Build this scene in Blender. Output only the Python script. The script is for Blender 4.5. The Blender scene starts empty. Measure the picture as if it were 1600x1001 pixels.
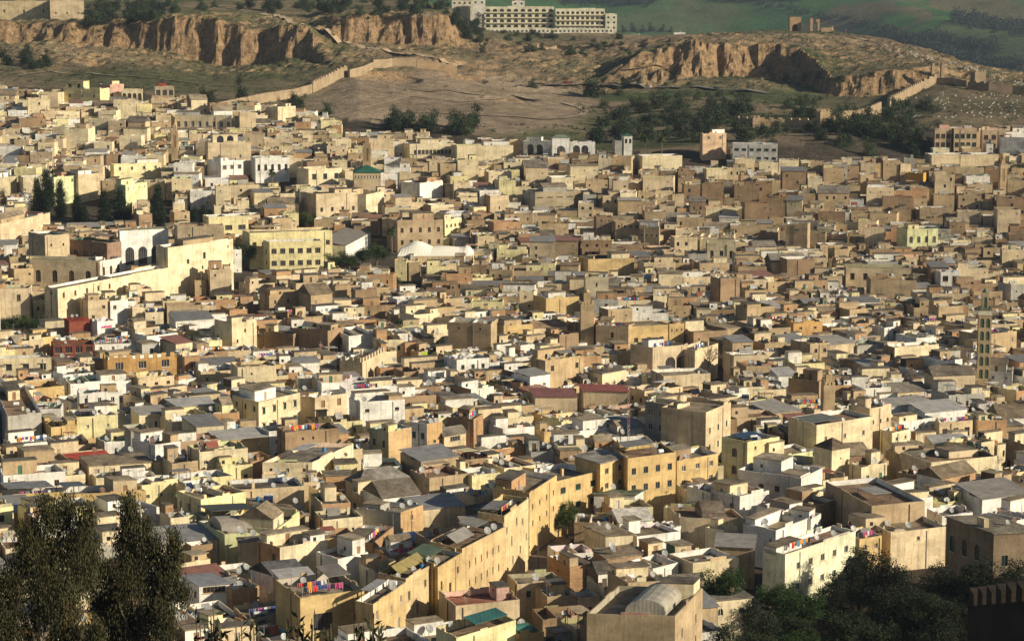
import bpy, math, random
import numpy as np
from mathutils import Vector, Matrix
from mathutils.bvhtree import BVHTree
random.seed(7); RS = np.random.RandomState(7)
S = bpy.context.scene; COL = S.collection
F = 3600.0; ZC = 110.0; HAZE = .000042
PH = math.atan(520.5/3600.0); CP, SP = math.cos(PH), math.sin(PH)
# ---------------------------------------------------------------- camera maths
def ray(px, py):
    u = px-800.0; v = 500.5-py
    return (u, F*CP+v*SP, -F*SP+v*CP)
def at(px, py, Y):
    d = ray(px, py); k = Y/d[1]
    return (d[0]*k, Y, ZC+d[2]*k)
def proj(x, y, z):
    dz = z-ZC; w = y*CP-dz*SP; v = y*SP+dz*CP
    if w < .1: return (-9999, -9999)
    return (800+F*x/w, 500.5-F*v/w)
def onplane(px, py, z):
    d = ray(px, py); k = (z-ZC)/d[2]
    return (d[0]*k, d[1]*k)
# ---------------------------------------------------------------- noise
_P = RS.rand(256, 256)
def vn(x, y):
    x = np.asarray(x, float); y = np.asarray(y, float)
    xi = np.floor(x).astype(int); yi = np.floor(y).astype(int); fx = x-xi; fy = y-yi
    fx = fx*fx*(3-2*fx); fy = fy*fy*(3-2*fy)
    a = _P[xi & 255, yi & 255]; b = _P[(xi+1) & 255, yi & 255]; c = _P[xi & 255, (yi+1) & 255]; d = _P[(xi+1) & 255, (yi+1) & 255]
    return (a*(1-fx)+b*fx)*(1-fy)+(c*(1-fx)+d*fx)*fy
def fbm(x, y, o=4):
    s = 0; a = .5; t = 0
    for k in range(o):
        s = s+a*vn(x*2**k+17.3*k, y*2**k+5.1*k); t += a; a *= .5
    return s/t-.5
# ---------------------------------------------------------------- terrain
PXC = [0,130,200,270,330,400,480,520,560,640,700,740,850,940,1000,1080,1180,1250,1300,1350,1400,1460,1500,1600]
T_EDGE = [(132,1330),(138,1330),(142,1320),(148,1310),(150,1300),(158,1290),(172,1270),(180,1250),(186,1230),(196,1220),(205,1200),(209,1190),(220,1160),(232,1140),(235,1120),(230,1120),(225,1130),(222,1140),(215,1150),(208,1170),(202,1180),(196,1200),(195,1200),(192,1220)]
T_L1 = [(72,1562),(70,1556),(78,1548),(90,1538),(106,1530),(104,1522),(98,1512),(112,1440),(104,1445),(104,1450),(112,1450),(119,1450),(134,1440),(141,1440),(138,1450),(124,1480),(121,1500),(132,1480),(150,1420),(152,1410),(150,1410),(128,1430),(126,1440),(132,1440)]
T_L2 = [(42,1575),(40,1569),(40,1561),(31,1551),(31,1545),(45,1537),(45,1527),(86,1500),(82,1510),(86,1500),(101,1480),(109,1480),(128,1470),(130,1460),(90,1490),(68,1505),(66,1525),(74,1510),(122,1430),(116,1424),(111,1424),(105,1445),(113,1460),(126,1455)]
T_L3 = [(38,1620),(36,1620),(36,1620),(28,1640),(28,1640),(41,1610),(43,1600),(69,1590),(72,1590),(77,1580),(79,1580),(82,1590),(95,1560),(95,1560),(84,1560),(66,1560),(64,1580),(72,1560),(97,1500),(105,1480),(105,1480),(102,1490),(110,1500),(123,1480)]
T_L4 = [(34,1660),(32,1660),(32,1660),(26,1660),(25,1660),(30,1650),(36,1615),(28,1603),(27,1603),(28,1593),(32,1594),(62,1640),(80,1620),(75,1620),(70,1640),(61,1640),(60,1640),(61,1640),(72,1600),(80,1600),(88,1560),(95,1540),(105,1530),(121,1500)]
T_L5 = [(-4,1950),(-4,1950),(-4,1950),(-4,1950),(-5,1950),(-5,1950),(-5,1950),(-5,1950),(-4,1950),(0,1950),(8,1950),(44,1880),(45,1870),(48,1850),(55,1800),(57,1780),(48,1750),(49,1750),(50,1745),(56,1730),(68,1700),(83,1680),(97,1650),(124,1600)]
def mkline(tab):
    a, Y, z = [], [], []
    for px, (py, y) in zip(PXC, tab):
        p = at(px, py, y); a.append(p[0]/p[1]); Y.append(p[1]); z.append(p[2])
    return np.array(a), np.array(Y), np.array(z)
ZED = mkline(T_EDGE)[2]
_L = [mkline(t) for t in (T_EDGE, T_L1, T_L2, T_L3, T_L4, T_L5)]
def terr(x, y, detail=True):
    x = np.asarray(x, float); y = np.asarray(y, float)
    yy = np.maximum(y, 1.0); a = np.clip(x/yy, -.32, .32)
    Ys = [np.zeros_like(a), np.full_like(a, 12.), np.full_like(a, 60.), np.full_like(a, 170.), np.full_like(a, 300.), np.full_like(a, 370.), np.full_like(a, 700.), np.full_like(a, 980.)]
    sl = np.clip((-a)*3, -.5, .7)
    Zs = [104+0*a, 102.6+0*a, 86+0*a, 49+0*a, 10+0*a, 0+0*a, -3+6*sl, 2+10*sl]
    gul = 0
    if detail:
        m = np.clip((yy-1380)/60, 0, 1)*np.clip((1720-yy)/60, 0, 1)
        r = np.abs(fbm(x/34., y/90.+3, 4))*2
        rr = np.clip((a-.03)/.05, 0, 1); r2 = np.abs(fbm(x/17.+9, y/40., 4))*2
        gul = m*((.5-r)*(9+6*rr)*(.5+1.6*vn(x/120., y/200.+7))+(.4-r2)*(8+22*rr)+fbm(x/9., y/14., 4)*11)
    ye = yy+gul
    for (la, lY, lz) in _L:
        Ys.append(np.interp(a, la, lY)); Zs.append(np.interp(a, la, lz))
    Yr = Ys[-1]; zr = Zs[-1]
    Ys += [Yr+140, Yr+420, 0*a+3000.]; Zs += [zr-14, np.minimum(zr-48, 20), 0*a-30]
    z = np.zeros_like(a)
    for k in range(len(Ys)-1):
        t = (ye-Ys[k])/np.maximum(Ys[k+1]-Ys[k], 1e-3)
        m = (t >= 0) & (t < 1)
        ts = t
        z = np.where(m, Zs[k]+(Zs[k+1]-Zs[k])*ts, z)
    # far country
    def g(cx, cy, sx, sy, h, rot=0):
        c, s = math.cos(rot), math.sin(rot); dx = x-cx; dy = y-cy
        return h*np.exp(-((dx*c+dy*s)/sx)**2-((-dx*s+dy*c)/sy)**2)
    far = -30+g(1000, 6000, 3000, 900, 230)+g(-800, 6500, 2500, 900, 260)+g(420, 4600, 300, 500, 122, .5)+g(1150, 4700, 330, 640, 150, -.4)+g(1000, 3300, 240, 330, 80, .7)+g(700, 3900, 160, 500, 62, .3)+g(1700, 4000, 500, 400, 120)+g(-200, 4300, 500, 500, 120)+fbm(x/420., y/500., 4)*70
    fm = np.clip((ye-2300)/900, 0, 1); fm = fm*fm*(3-2*fm)
    z = np.where(ye >= 3000, -30., z)
    z = z*(1-fm)+far*fm
    if detail:
        hm = np.clip((yy-1240)/150, 0, 1)
        z = z+hm*(fbm(x/45., y/45.)*6+fbm(x/12., y/12., 3)*1.8)*np.clip((2100-yy)/200, 0.3, 1)
        cm = np.clip((yy-1400)/60, 0, 1)*np.clip((1720-yy)/60, 0, 1); z = z+cm*((.5-np.abs(fbm(x/26., y/26.+4, 5))*2.4)*4.2+(.5-np.abs(fbm(x/9.+2, y/9., 3))*2.2)*1.8+fbm(x/4., y/4., 2)*1.6)
        # craters on the bald mound and dips
        for cx, cy, Y, r, d in ((606, 128, 1395, 17, 7), (808, 155, 1350, 10, 4), (725, 128, 1430, 12, 4)):
            p = at(cx, cy, Y); dd = np.hypot((x-p[0]), (y-p[1])*1.0)
            z = z-d*np.clip(1.25-dd/r, 0, 1)**.6*(np.sign(1.25-dd/r) > 0)
        z = z+fbm(x/60., y/60., 2)*3*np.clip((yy-400)/100, 0, 1)*np.clip((1300-yy)/100, 0, 1)
        z = z+fbm(x/10., y/10., 2)*2*np.clip((330-yy)/100, 0, 1)
    return z
_gx = np.arange(-440, 441, 4.); _gy = np.arange(330, 1451, 4.); _GX, _GY = np.meshgrid(_gx, _gy); _G = terr(_GX, _GY).tolist()
def T(x, y):
    i = (x+440)/4; j = (y-330)/4; a = int(i); b = int(j)
    if i < 0 or j < 0 or a >= 219 or b >= 279: return float(terr(np.array([x]), np.array([y]))[0])
    fx = i-a; fy = j-b; r0 = _G[b]; r1 = _G[b+1]
    return (r0[a]*(1-fx)+r0[a+1]*fx)*(1-fy)+(r1[a]*(1-fx)+r1[a+1]*fx)*fy
_YS0 = np.concatenate([np.arange(20, 1000, 2.), np.arange(1000, 2000, 1.5), np.arange(2000, 6000, 12.)])
def hit(px, py, H=0.0, y0=320):
    _YS = _YS0[_YS0 >= y0]; d = ray(px, py); k = _YS/d[1]; X = d[0]*k; Z = ZC+d[2]*k
    g = terr(X, _YS)+H; m = np.nonzero(Z <= g)[0]
    i = m[0] if len(m) else len(_YS)-1
    return (float(X[i]), float(_YS[i]), float(Z[i]))
# ---------------------------------------------------------------- materials
MATS = {}
def newmat(name):
    m = bpy.data.materials.new(name); m.use_nodes = True; m.node_tree.nodes.clear(); MATS[name] = m
    return m, m.node_tree.nodes, m.node_tree.links
class NB:
    def __init__(s, name):
        s.m, s.n, s.l = newmat(name)
        s.out = s.n.new('ShaderNodeOutputMaterial'); s.b = s.n.new('ShaderNodeBsdfPrincipled'); s.l.new(s.b.outputs[0], s.out.inputs[0])
        s.geo = s.n.new('ShaderNodeNewGeometry')
    def link(s, a, b): s.l.new(a, b)
    def mapping(s, sc):
        m = s.n.new('ShaderNodeMapping'); m.inputs['Scale'].default_value = sc; s.link(s.geo.outputs['Position'], m.inputs[0]); return m.outputs[0]
    def noise(s, sc, scale=1.0, det=4, rough=.6):
        n = s.n.new('ShaderNodeTexNoise'); n.inputs['Scale'].default_value = scale; n.inputs['Detail'].default_value = det; n.inputs['Roughness'].default_value = rough
        s.link(s.mapping(sc), n.inputs['Vector']); return n.outputs[0]
    def ramp(s, fac, pts):
        r = s.n.new('ShaderNodeValToRGB'); e = r.color_ramp.elements
        while len(e) < len(pts): e.new(.5)
        for q, (p, c) in zip(e, pts):
            q.position = p; q.color = (c, c, c, 1) if isinstance(c, (int, float)) else (*c, 1)
        s.link(fac, r.inputs[0]); return r.outputs[0]
    def mix(s, mode, fac, a, b):
        n = s.n.new('ShaderNodeMix'); n.data_type = 'RGBA'; n.blend_type = mode
        for v, i in ((fac, 0), (a, 6), (b, 7)):
            if isinstance(v, (int, float)): n.inputs[i].default_value = v
            elif isinstance(v, tuple): n.inputs[i].default_value = (*v, 1)
            else: s.link(v, n.inputs[i])
        return n.outputs[2]
    def attr(s, name='col'):
        a = s.n.new('ShaderNodeAttribute'); a.attribute_name = name; return a.outputs[0]
    def math(s, op, a, b):
        n = s.n.new('ShaderNodeMath'); n.operation = op
        for v, i in ((a, 0), (b, 1)):
            if isinstance(v, (int, float)): n.inputs[i].default_value = v
            else: s.link(v, n.inputs[i])
        return n.outputs[0]
    def bump(s, h, st, dist=.05):
        b = s.n.new('ShaderNodeBump'); b.inputs['Strength'].default_value = st; b.inputs['Distance'].default_value = dist
        s.link(h, b.inputs['Height']); s.link(b.outputs[0], s.b.inputs['Normal'])
    def fin(s, col, rough=.9, spec=.25, metal=0):
        s.link(col, s.b.inputs['Base Color']); s.b.inputs['Roughness'].default_value = rough; s.b.inputs['Specular IOR Level'].default_value = spec; s.b.inputs['Metallic'].default_value = metal
        return s.m
def mk_mats():
    # plaster: blotches, vertical rain streaks, patches of bare render
    b = NB('plaster'); c = b.attr()
    bl = b.ramp(b.noise((.16, .16, .3), 1, 5), [(.32, .70), (.62, 1.10)])
    st = b.ramp(b.noise((1.3, 1.3, .11), 1, 4, .7), [(.34, .62), (.5, 1.0)])
    fi = b.ramp(b.noise((1.7, 1.7, 1.7), 1, 5, .7), [(.3, .82), (.7, 1.08)])
    c = b.mix('MULTIPLY', 1, c, bl); c = b.mix('MULTIPLY', .75, c, st); c = b.mix('MULTIPLY', 1, c, fi)
    pt = b.ramp(b.noise((.45, .45, .45), 1.0, 6, .75), [(.60, 0.0), (.66, .55)])
    c = b.mix('MIX', pt, c, (.27, .19, .12))
    b.bump(b.noise((2.5, 2.5, 2.5), 1, 6, .7), .35, .12); b.fin(c, .95, .15)
    # bare brick / rammed wall: coarse courses
    b = NB('brickwork'); c = b.attr()
    w = b.ramp(b.noise((.5, .5, 5.5), 1, 4, .8), [(.35, .66), (.65, 1.15)])
    fi = b.ramp(b.noise((3, 3, 6), 1, 4, .8), [(.3, .70), (.7, 1.15)])
    bl = b.ramp(b.noise((.2, .2, .2), 1, 5), [(.3, .75), (.65, 1.15)])
    c = b.mix('MULTIPLY', 1, c, w); c = b.mix('MULTIPLY', 1, c, fi); c = b.mix('MULTIPLY', 1, c, bl)
    b.bump(b.noise((2, 2, 9), 1, 5, .8), .6, .12); b.fin(c, .95, .1)
    b = NB('roofing'); c = b.attr()
    bl = b.ramp(b.noise((.22, .22, .22), 1, 6, .7), [(.34, .45), (.64, 1.3)])
    fi = b.ramp(b.noise((1.1, 1.1, 1.1), 1, 5, .8), [(.34, .6), (.66, 1.2)])
    c = b.mix('MULTIPLY', 1, c, bl); c = b.mix('MULTIPLY', 1, c, fi)
    c = b.mix('MULTIPLY', 1, c, (.74, .72, .70))
    b.bump(b.noise((1.5, 1.5, 1.5), 1, 6, .75), .5, .15); b.fin(c, .95, .1)
    b = NB('sheet'); c = b.attr()
    w = b.n.new('ShaderNodeTexWave'); w.inputs['Scale'].default_value = 1.6; w.inputs['Distortion'].default_value = .6
    b.link(b.mapping((1, .35, 0)), w.inputs['Vector'])
    c = b.mix('MULTIPLY', 1, c, b.ramp(b.noise((.5, .5, .5), 1, 5, .7), [(.3, .6), (.7, 1.2)]))
    b.bump(w.outputs[0], .5, .06); b.fin(c, .55, .4)
    b = NB('plain'); c = b.mix('MULTIPLY', 1, b.attr(), b.ramp(b.noise((2, 2, 2), 1, 3), [(.3, .8), (.7, 1.1)])); b.fin(c, .7, .3)
    b = NB('cloth'); b.fin(b.attr(), .9, .1)
    b = NB('glazing'); c = b.mix('MULTIPLY', 1, b.attr(), b.ramp(b.noise((.6, .6, .6), 1, 2), [(.3, .5), (.7, 1.5)])); b.fin(c, .22, .5)
    b = NB('foliage'); c = b.mix('MULTIPLY', 1, b.attr(), b.ramp(b.noise((.7, .7, .7), 1, 4), [(.3, .7), (.7, 1.25)]))
    b.fin(c, .75, .2)
    tr = b.n.new('ShaderNodeBsdfTranslucent'); b.link(c, tr.inputs[0]); ms = b.n.new('ShaderNodeMixShader'); ms.inputs[0].default_value = .18
    b.link(b.b.outputs[0], ms.inputs[1]); b.link(tr.outputs[0], ms.inputs[2]); b.link(ms.outputs[0], b.out.inputs[0])
    b = NB('bark'); c = b.mix('MULTIPLY', 1, b.attr(), b.ramp(b.noise((6, 6, 1.2), 1, 4), [(.3, .6), (.7, 1.3)])); b.bump(b.noise((8, 8, 2), 1, 4), .6, .05); b.fin(c, .9, .2)
    # terrain
    b = NB('hillside'); c = b.attr()
    n1 = b.noise((.02, .02, .02), 1, 8, .7); n2 = b.noise((.16, .16, .16), 1, 7, .75); n3 = b.noise((1.1, 1.1, 1.1), 1, 4, .7)
    c = b.mix('MULTIPLY', 1, c, b.ramp(n1, [(.3, .62), (.7, 1.3)])); c = b.mix('MULTIPLY', 1, c, b.ramp(n2, [(.3, .60), (.7, 1.35)])); c = b.mix('MULTIPLY', .8, c, b.ramp(n3, [(.3, .7), (.7, 1.25)]))
    sp = b.n.new('ShaderNodeSeparateXYZ'); b.link(b.geo.outputs['Normal'], sp.inputs[0])
    sl = b.math('ADD', sp.outputs[2], b.math('MULTIPLY', b.math('SUBTRACT', n2, .5), .5))
    steep = b.ramp(sl, [(.56, 1.0), (.72, 0.0)])
    rk = b.mix('MULTIPLY', 1, (.43, .285, .16), b.ramp(b.noise((.14, .14, .35), 1, 7, .75), [(.3, .55), (.7, 1.3)]))
    rk = b.mix('MULTIPLY', 1, rk, b.ramp(b.noise((.35, .35, .12), 1, 6, .8), [(.40, .45), (.52, 1.12)]))
    c = b.mix('MIX', steep, c, rk)
    h = b.math('ADD', b.math('MULTIPLY', n2, 3.0), n3)
    b.bump(h, 1.0, 1.6); b.fin(c, .95, .1)
    b = NB('paving'); c = b.mix('MULTIPLY', 1, b.attr(), b.ramp(b.noise((.5, .5, .5), 1, 6, .7), [(.3, .7), (.7, 1.2)])); b.bump(b.noise((2, 2, 2), 1, 4), .3, .05); b.fin(c, .9, .2)
mk_mats()
# ---------------------------------------------------------------- mesh builder
class MB:
    def __init__(s, name='mesh'): s.v = []; s.f = []; s.c = []; s.m = []; s.ms = []; s.mi = 0; s.col = (.5, .5, .5); s.name = name
    def use(s, mat, col=None):
        if mat not in s.ms: s.ms.append(mat)
        s.mi = s.ms.index(mat)
        if col is not None: s.col = col
        return s
    def face(s, pts):
        n = len(s.v); s.v.extend(pts); s.f.append(tuple(range(n, n+len(pts)))); s.c.append(s.col); s.m.append(s.mi)
    def faces(s, vs, fs):
        n = len(s.v); s.v.extend(vs)
        for f in fs: s.f.append(tuple(n+i for i in f)); s.c.append(s.col); s.m.append(s.mi)
    def prism(s, poly, z0, z1, top=True, bot=False):
        n = len(poly)
        zt = z1 if isinstance(z1, (list, tuple)) else [z1]*n; zb = z0 if isinstance(z0, (list, tuple)) else [z0]*n
        vs = [(p[0], p[1], zb[i]) for i, p in enumerate(poly)]+[(p[0], p[1], zt[i]) for i, p in enumerate(poly)]
        fs = [(i, (i+1) % n, n+(i+1) % n, n+i) for i in range(n)]
        if top: fs.append(tuple(range(n, 2*n)))
        if bot: fs.append(tuple(range(n-1, -1, -1)))
        s.faces(vs, fs)
    def box(s, x0, y0, z0, x1, y1, z1): s.prism([(x0, y0), (x1, y0), (x1, y1), (x0, y1)], z0, z1, bot=True)
    def bar(s, a, b, w):     # square bar
        a = Vector(a); b = Vector(b); d = (b-a)
        if d.length < 1e-6: return
        d.normalize(); up = Vector((0, 0, 1)) if abs(d.z) < .9 else Vector((1, 0, 0))
        u = d.cross(up).normalized()*w/2; t = d.cross(u).normalized()*w/2
        vs = [tuple(a+u+t), tuple(a-u+t), tuple(a-u-t), tuple(a+u-t), tuple(b+u+t), tuple(b-u+t), tuple(b-u-t), tuple(b+u-t)]
        s.faces(vs, [(0, 1, 5, 4), (1, 2, 6, 5), (2, 3, 7, 6), (3, 0, 4, 7), (3, 2, 1, 0), (4, 5, 6, 7)])
    def tube(s, pts, rs, n=6, caps=True):
        rings = []; N = len(pts); base = len(s.v); vs = []
        for i, p in enumerate(pts):
            p = Vector(p); d = (Vector(pts[min(i+1, N-1)])-Vector(pts[max(i-1, 0)])).normalized()
            up = Vector((0, 0, 1)) if abs(d.z) < .9 else Vector((1, 0, 0))
            u = d.cross(up).normalized(); t = u.cross(d)
            for k in range(n):
                a = 2*math.pi*k/n; vs.append(tuple(p+(u*math.cos(a)+t*math.sin(a))*rs[i]))
        fs = [(i*n+k, i*n+(k+1) % n, (i+1)*n+(k+1) % n, (i+1)*n+k) for i in range(N-1) for k in range(n)]
        if caps: fs += [tuple(range(n-1, -1, -1)), tuple((N-1)*n+k for k in range(n))]
        s.faces(vs, fs)
    def data(s, smooth=False):
        me = bpy.data.meshes.new(s.name); me.from_pydata([tuple(map(float, p)) for p in s.v], [], s.f)
        for m in s.ms: me.materials.append(MATS[m])
        me.polygons.foreach_set('material_index', s.m)
        ls = np.array([len(f) for f in s.f]); cc = np.ones((len(s.f), 4), np.float32); cc[:, :3] = np.array(s.c, np.float32)
        at_ = me.attributes.new('col', 'FLOAT_COLOR', 'CORNER'); at_.data.foreach_set('color', np.repeat(cc, ls, axis=0).ravel())
        if smooth: me.polygons.foreach_set('use_smooth', [True]*len(s.f))
        me.update(); return me
    def build(s, name, parent=None, loc=(0, 0, 0), smooth=False):
        s.name = name; me = s.data(smooth); o = bpy.data.objects.new(name, me); COL.objects.link(o)
        o.location = loc
        if parent is not None: o.parent = parent
        return o
def local(mb, o):            # shift mesh verts so that origin is o
    mb.v = [(p[0]-o[0], p[1]-o[1], p[2]-o[2]) for p in mb.v]; return mb
def tag(o, label=None, cat=None, group=None, kind=None):
    if label: o['label'] = label
    if cat: o['category'] = cat
    if group: o['group'] = group
    if kind: o['kind'] = kind
    return o
def empty(name, loc):
    o = bpy.data.objects.new(name, None); COL.objects.link(o); o.location = loc; o.empty_display_size = .5; return o
def place(proto, loc, rz=0, sc=1.0):       # copy of a thing and each of its parts
    c = proto.copy(); COL.objects.link(c); c.location = loc; c.rotation_euler = (0, 0, rz); c.scale = (sc, sc, sc) if isinstance(sc, (int, float)) else sc
    for ch in proto.children:
        d = ch.copy(); COL.objects.link(d); d.parent = c
        for g in ch.children:
            e = g.copy(); COL.objects.link(e); e.parent = d
    return c
AUTO = []     # (object, look, (px,py), group) labelled at the end
ANCH = []     # (name, px, py)
# ---------------------------------------------------------------- camera, light
cam = bpy.data.cameras.new('camera'); co = bpy.data.objects.new('camera', cam); COL.objects.link(co); S.camera = co
cam.sensor_width = 36; cam.lens = 36*F/1600; cam.clip_start = .5; cam.clip_end = 30000
co.location = (0, 0, ZC); co.rotation_euler = (math.pi/2-PH, 0, 0)
EL = math.radians(22); AZ = math.radians(68)
sd = Vector((math.sin(AZ)*math.cos(EL), -math.cos(AZ)*math.cos(EL), math.sin(EL)))
sl = bpy.data.lights.new('sun', 'SUN'); so = bpy.data.objects.new('sun', sl); COL.objects.link(so); sl.energy = 5.0; sl.angle = math.radians(.5); sl.color = (1, .885, .67)
so.rotation_euler = sd.to_track_quat('Z', 'Y').to_euler(); so.location = (200, -200, 400)
W = bpy.data.worlds.new('World'); S.world = W; W.use_nodes = True; wn = W.node_tree.nodes; wl = W.node_tree.links
bg = wn['Background']; sky = wn.new('ShaderNodeTexSky'); sky.sky_type = 'NISHITA'; sky.sun_disc = False; sky.sun_elevation = EL; sky.sun_rotation = math.pi-AZ
wl.new(sky.outputs[0], bg.inputs[0]); bg.inputs[1].default_value = .05
S.view_settings.view_transform = 'Standard'; S.view_settings.look = 'None'; S.view_settings.exposure = .38; S.view_settings.gamma = 1
# ---------------------------------------------------------------- terrain mesh
def build_terrain():
    rows = np.concatenate([np.arange(-60, 300, 6.), np.arange(300, 1240, 10.), np.arange(1240, 1400, 4.), np.arange(1400, 1680, 1.4), np.arange(1680, 2000, 5.), np.arange(2000, 7400, 26.)])
    av = np.linspace(-.31, .31, 640); r0 = np.abs(rows)
    A, R = np.meshgrid(av, rows)
    X = A*np.maximum(R, 0)+np.where(R < 260, A/.31*(260-R)*.55, 0); Z = terr(X, np.maximum(R, 1)); Z = np.where(R < 1, 104, Z)
    nr, nc = X.shape
    V = np.stack([X.ravel(), R.ravel(), Z.ravel()], 1)
    i = np.arange(nr*nc).reshape(nr, nc)
    Fc = np.stack([i[:-1, :-1].ravel(), i[:-1, 1:].ravel(), i[1:, 1:].ravel(), i[1:, :-1].ravel()], 1)
    me = bpy.data.meshes.new('ground'); me.vertices.add(len(V)); me.vertices.foreach_set('co', V.astype(np.float32).ravel())
    me.loops.add(Fc.size); me.loops.foreach_set('vertex_index', Fc.ravel().astype(np.int32)); me.polygons.add(len(Fc)); me.polygons.foreach_set('loop_start', np.arange(0, Fc.size, 4, dtype=np.int32)); me.polygons.foreach_set('loop_total', np.full(len(Fc), 4, np.int32))
    me.update(); me.validate()
    Rf = R[:-1, :-1].ravel(); me.polygons.foreach_set('use_smooth', list(~((Rf > 1400) & (Rf < 1700))))
    # land cover
    px = 800+3600*A; soil = np.array([.285, .215, .14]); grass = np.array([.095, .115, .048]); dry = np.array([.25, .205, .115]); bald = np.array([.40, .305, .21]); lane = np.array([.10, .08, .06])
    n = fbm(X/70., R/50., 5)*2; n2 = fbm(X/300., R/300.+9, 4)*2
    g = np.clip(.5+n*1.6, 0, 1)[..., None]
    C = soil*(1-g)+grass*g
    g2 = np.clip((n2+.25)*2, 0, 1)[..., None]; C = C*(1-.4*g2)+dry*.4*g2
    yy = (110-Z)/np.maximum(R, 1)*3600-20
    m = np.clip(1-np.hypot((px-700)/250., (yy-160)/58.), 0, 1)*4; m = np.clip(m, 0, 1)*(R < 1470); m = m[..., None]; C = C*(1-m)+(bald*(1+.25*n[..., None]))*m
    m = (np.clip((px-1250)/90., 0, 1)*(R < 1700)*(R > 1240))[..., None]*.55; C = C*(1-m)+np.array([.20, .155, .10])*m
    m = (np.clip(1-np.hypot((px-230)/240., (yy-120)/25.), 0, 1)*.9)[..., None]; C = C*(1-m)+np.array([.10, .105, .05])*m
    dz = np.gradient(Z, axis=0)/np.gradient(R, axis=0); st = np.abs(dz); rk = (np.clip((st-.30)/.25, 0, 1)*(R > 1330)*(R < 1760))[..., None]; C = C*(1-rk)+np.array([.43, .29, .165])*(1+.35*fbm(X/8., R/8., 3))[..., None]*rk
    # far fields
    k = np.floor(X/260+n2*1.2).astype(int)*7+np.floor(R/330+n2).astype(int)*13; fr = (_P[(k*37) & 255, (k*91) & 255])[..., None]
    fld = np.where(fr < .5, np.array([.055, .13, .035]), np.where(fr < .75, np.array([.14, .12, .06]), np.array([.09, .12, .05])))
    hillb = np.clip(1-np.hypot((X-430)/330., (R-4700)/500.), 0, 1)[..., None]; fld = fld*(1-hillb)+np.array([.17, .12, .07])*hillb
    m = np.clip((R-2000)/150., 0, 1)[..., None]; C = C*(1-m)+fld*m
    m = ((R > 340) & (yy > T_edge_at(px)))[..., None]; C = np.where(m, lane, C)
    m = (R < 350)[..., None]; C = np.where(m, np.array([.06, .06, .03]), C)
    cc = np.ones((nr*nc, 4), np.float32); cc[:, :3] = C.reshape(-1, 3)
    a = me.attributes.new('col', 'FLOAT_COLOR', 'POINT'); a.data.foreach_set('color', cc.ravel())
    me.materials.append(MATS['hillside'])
    o = bpy.data.objects.new('ground', me); COL.objects.link(o); tag(o, kind='structure')
def T_edge_at(px): return np.interp(px, PXC, [t[0] for t in T_EDGE])
build_terrain()
# ---------------------------------------------------------------- houses
PAL = {'c': ('cream', (.74, .63, .42)), 'o': ('ochre', (.60, .435, .21)), 't': ('tan', (.48, .36, .22)), 'b': ('brown', (.34, .235, .145)), 'w': ('white', (.80, .77, .70)),
       'y': ('pale yellow', (.74, .66, .37)), 'l': ('lime-yellow', (.66, .67, .38)), 'g': ('grey', (.44, .42, .37)), 'p': ('pink', (.62, .38, .28)), 'r': ('bare-brick', (.47, .29, .16)), 's': ('sand', (.63, .505, .33)),
       'd': ('dark-stained', (.24, .18, .12)), 'R': ('red', (.24, .07, .045)), 'u': ('pale blue', (.42, .58, .66)), 'G': ('green', (.04, .14, .07)), 'k': ('black', (.02, .02, .02)), 'O': ('orange', (.52, .32, .13))}
def colr(k, j=.08):
    c = PAL[k][1]; f = 1+random.uniform(-j, j); h = random.uniform(-j, j)*.5
    return (c[0]*f, c[1]*f*(1-h*.3), c[2]*f*(1-h))
FRAMES = [(.30, .17, .08), (.22, .12, .06), (.60, .56, .48), (.75, .72, .66), (.06, .16, .10), (.35, .30, .24), (.12, .08, .05)]
def lerp2(p, q, t): return (p[0]+(q[0]-p[0])*t, p[1]+(q[1]-p[1])*t)
def bil(q, u, v):      # q = c, r, d, l
    c, r, d, l = q
    return lerp2(lerp2(c, r, u), lerp2(l, d, u), v)
def inset(q, t):
    n = len(q); out = []
    for i in range(n):
        p0, p1, p2 = Vector(q[i-1]), Vector(q[i]), Vector(q[(i+1) % n])
        a = (p1-p0).normalized(); b = (p2-p1).normalized(); na = Vector((-a.y, a.x)); nb = Vector((-b.y, b.x))
        den = 1+na.dot(nb); v = (na+nb)*(t/max(den, .3)); out.append((p1.x+v.x, p1.y+v.y))
    return out
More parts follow.
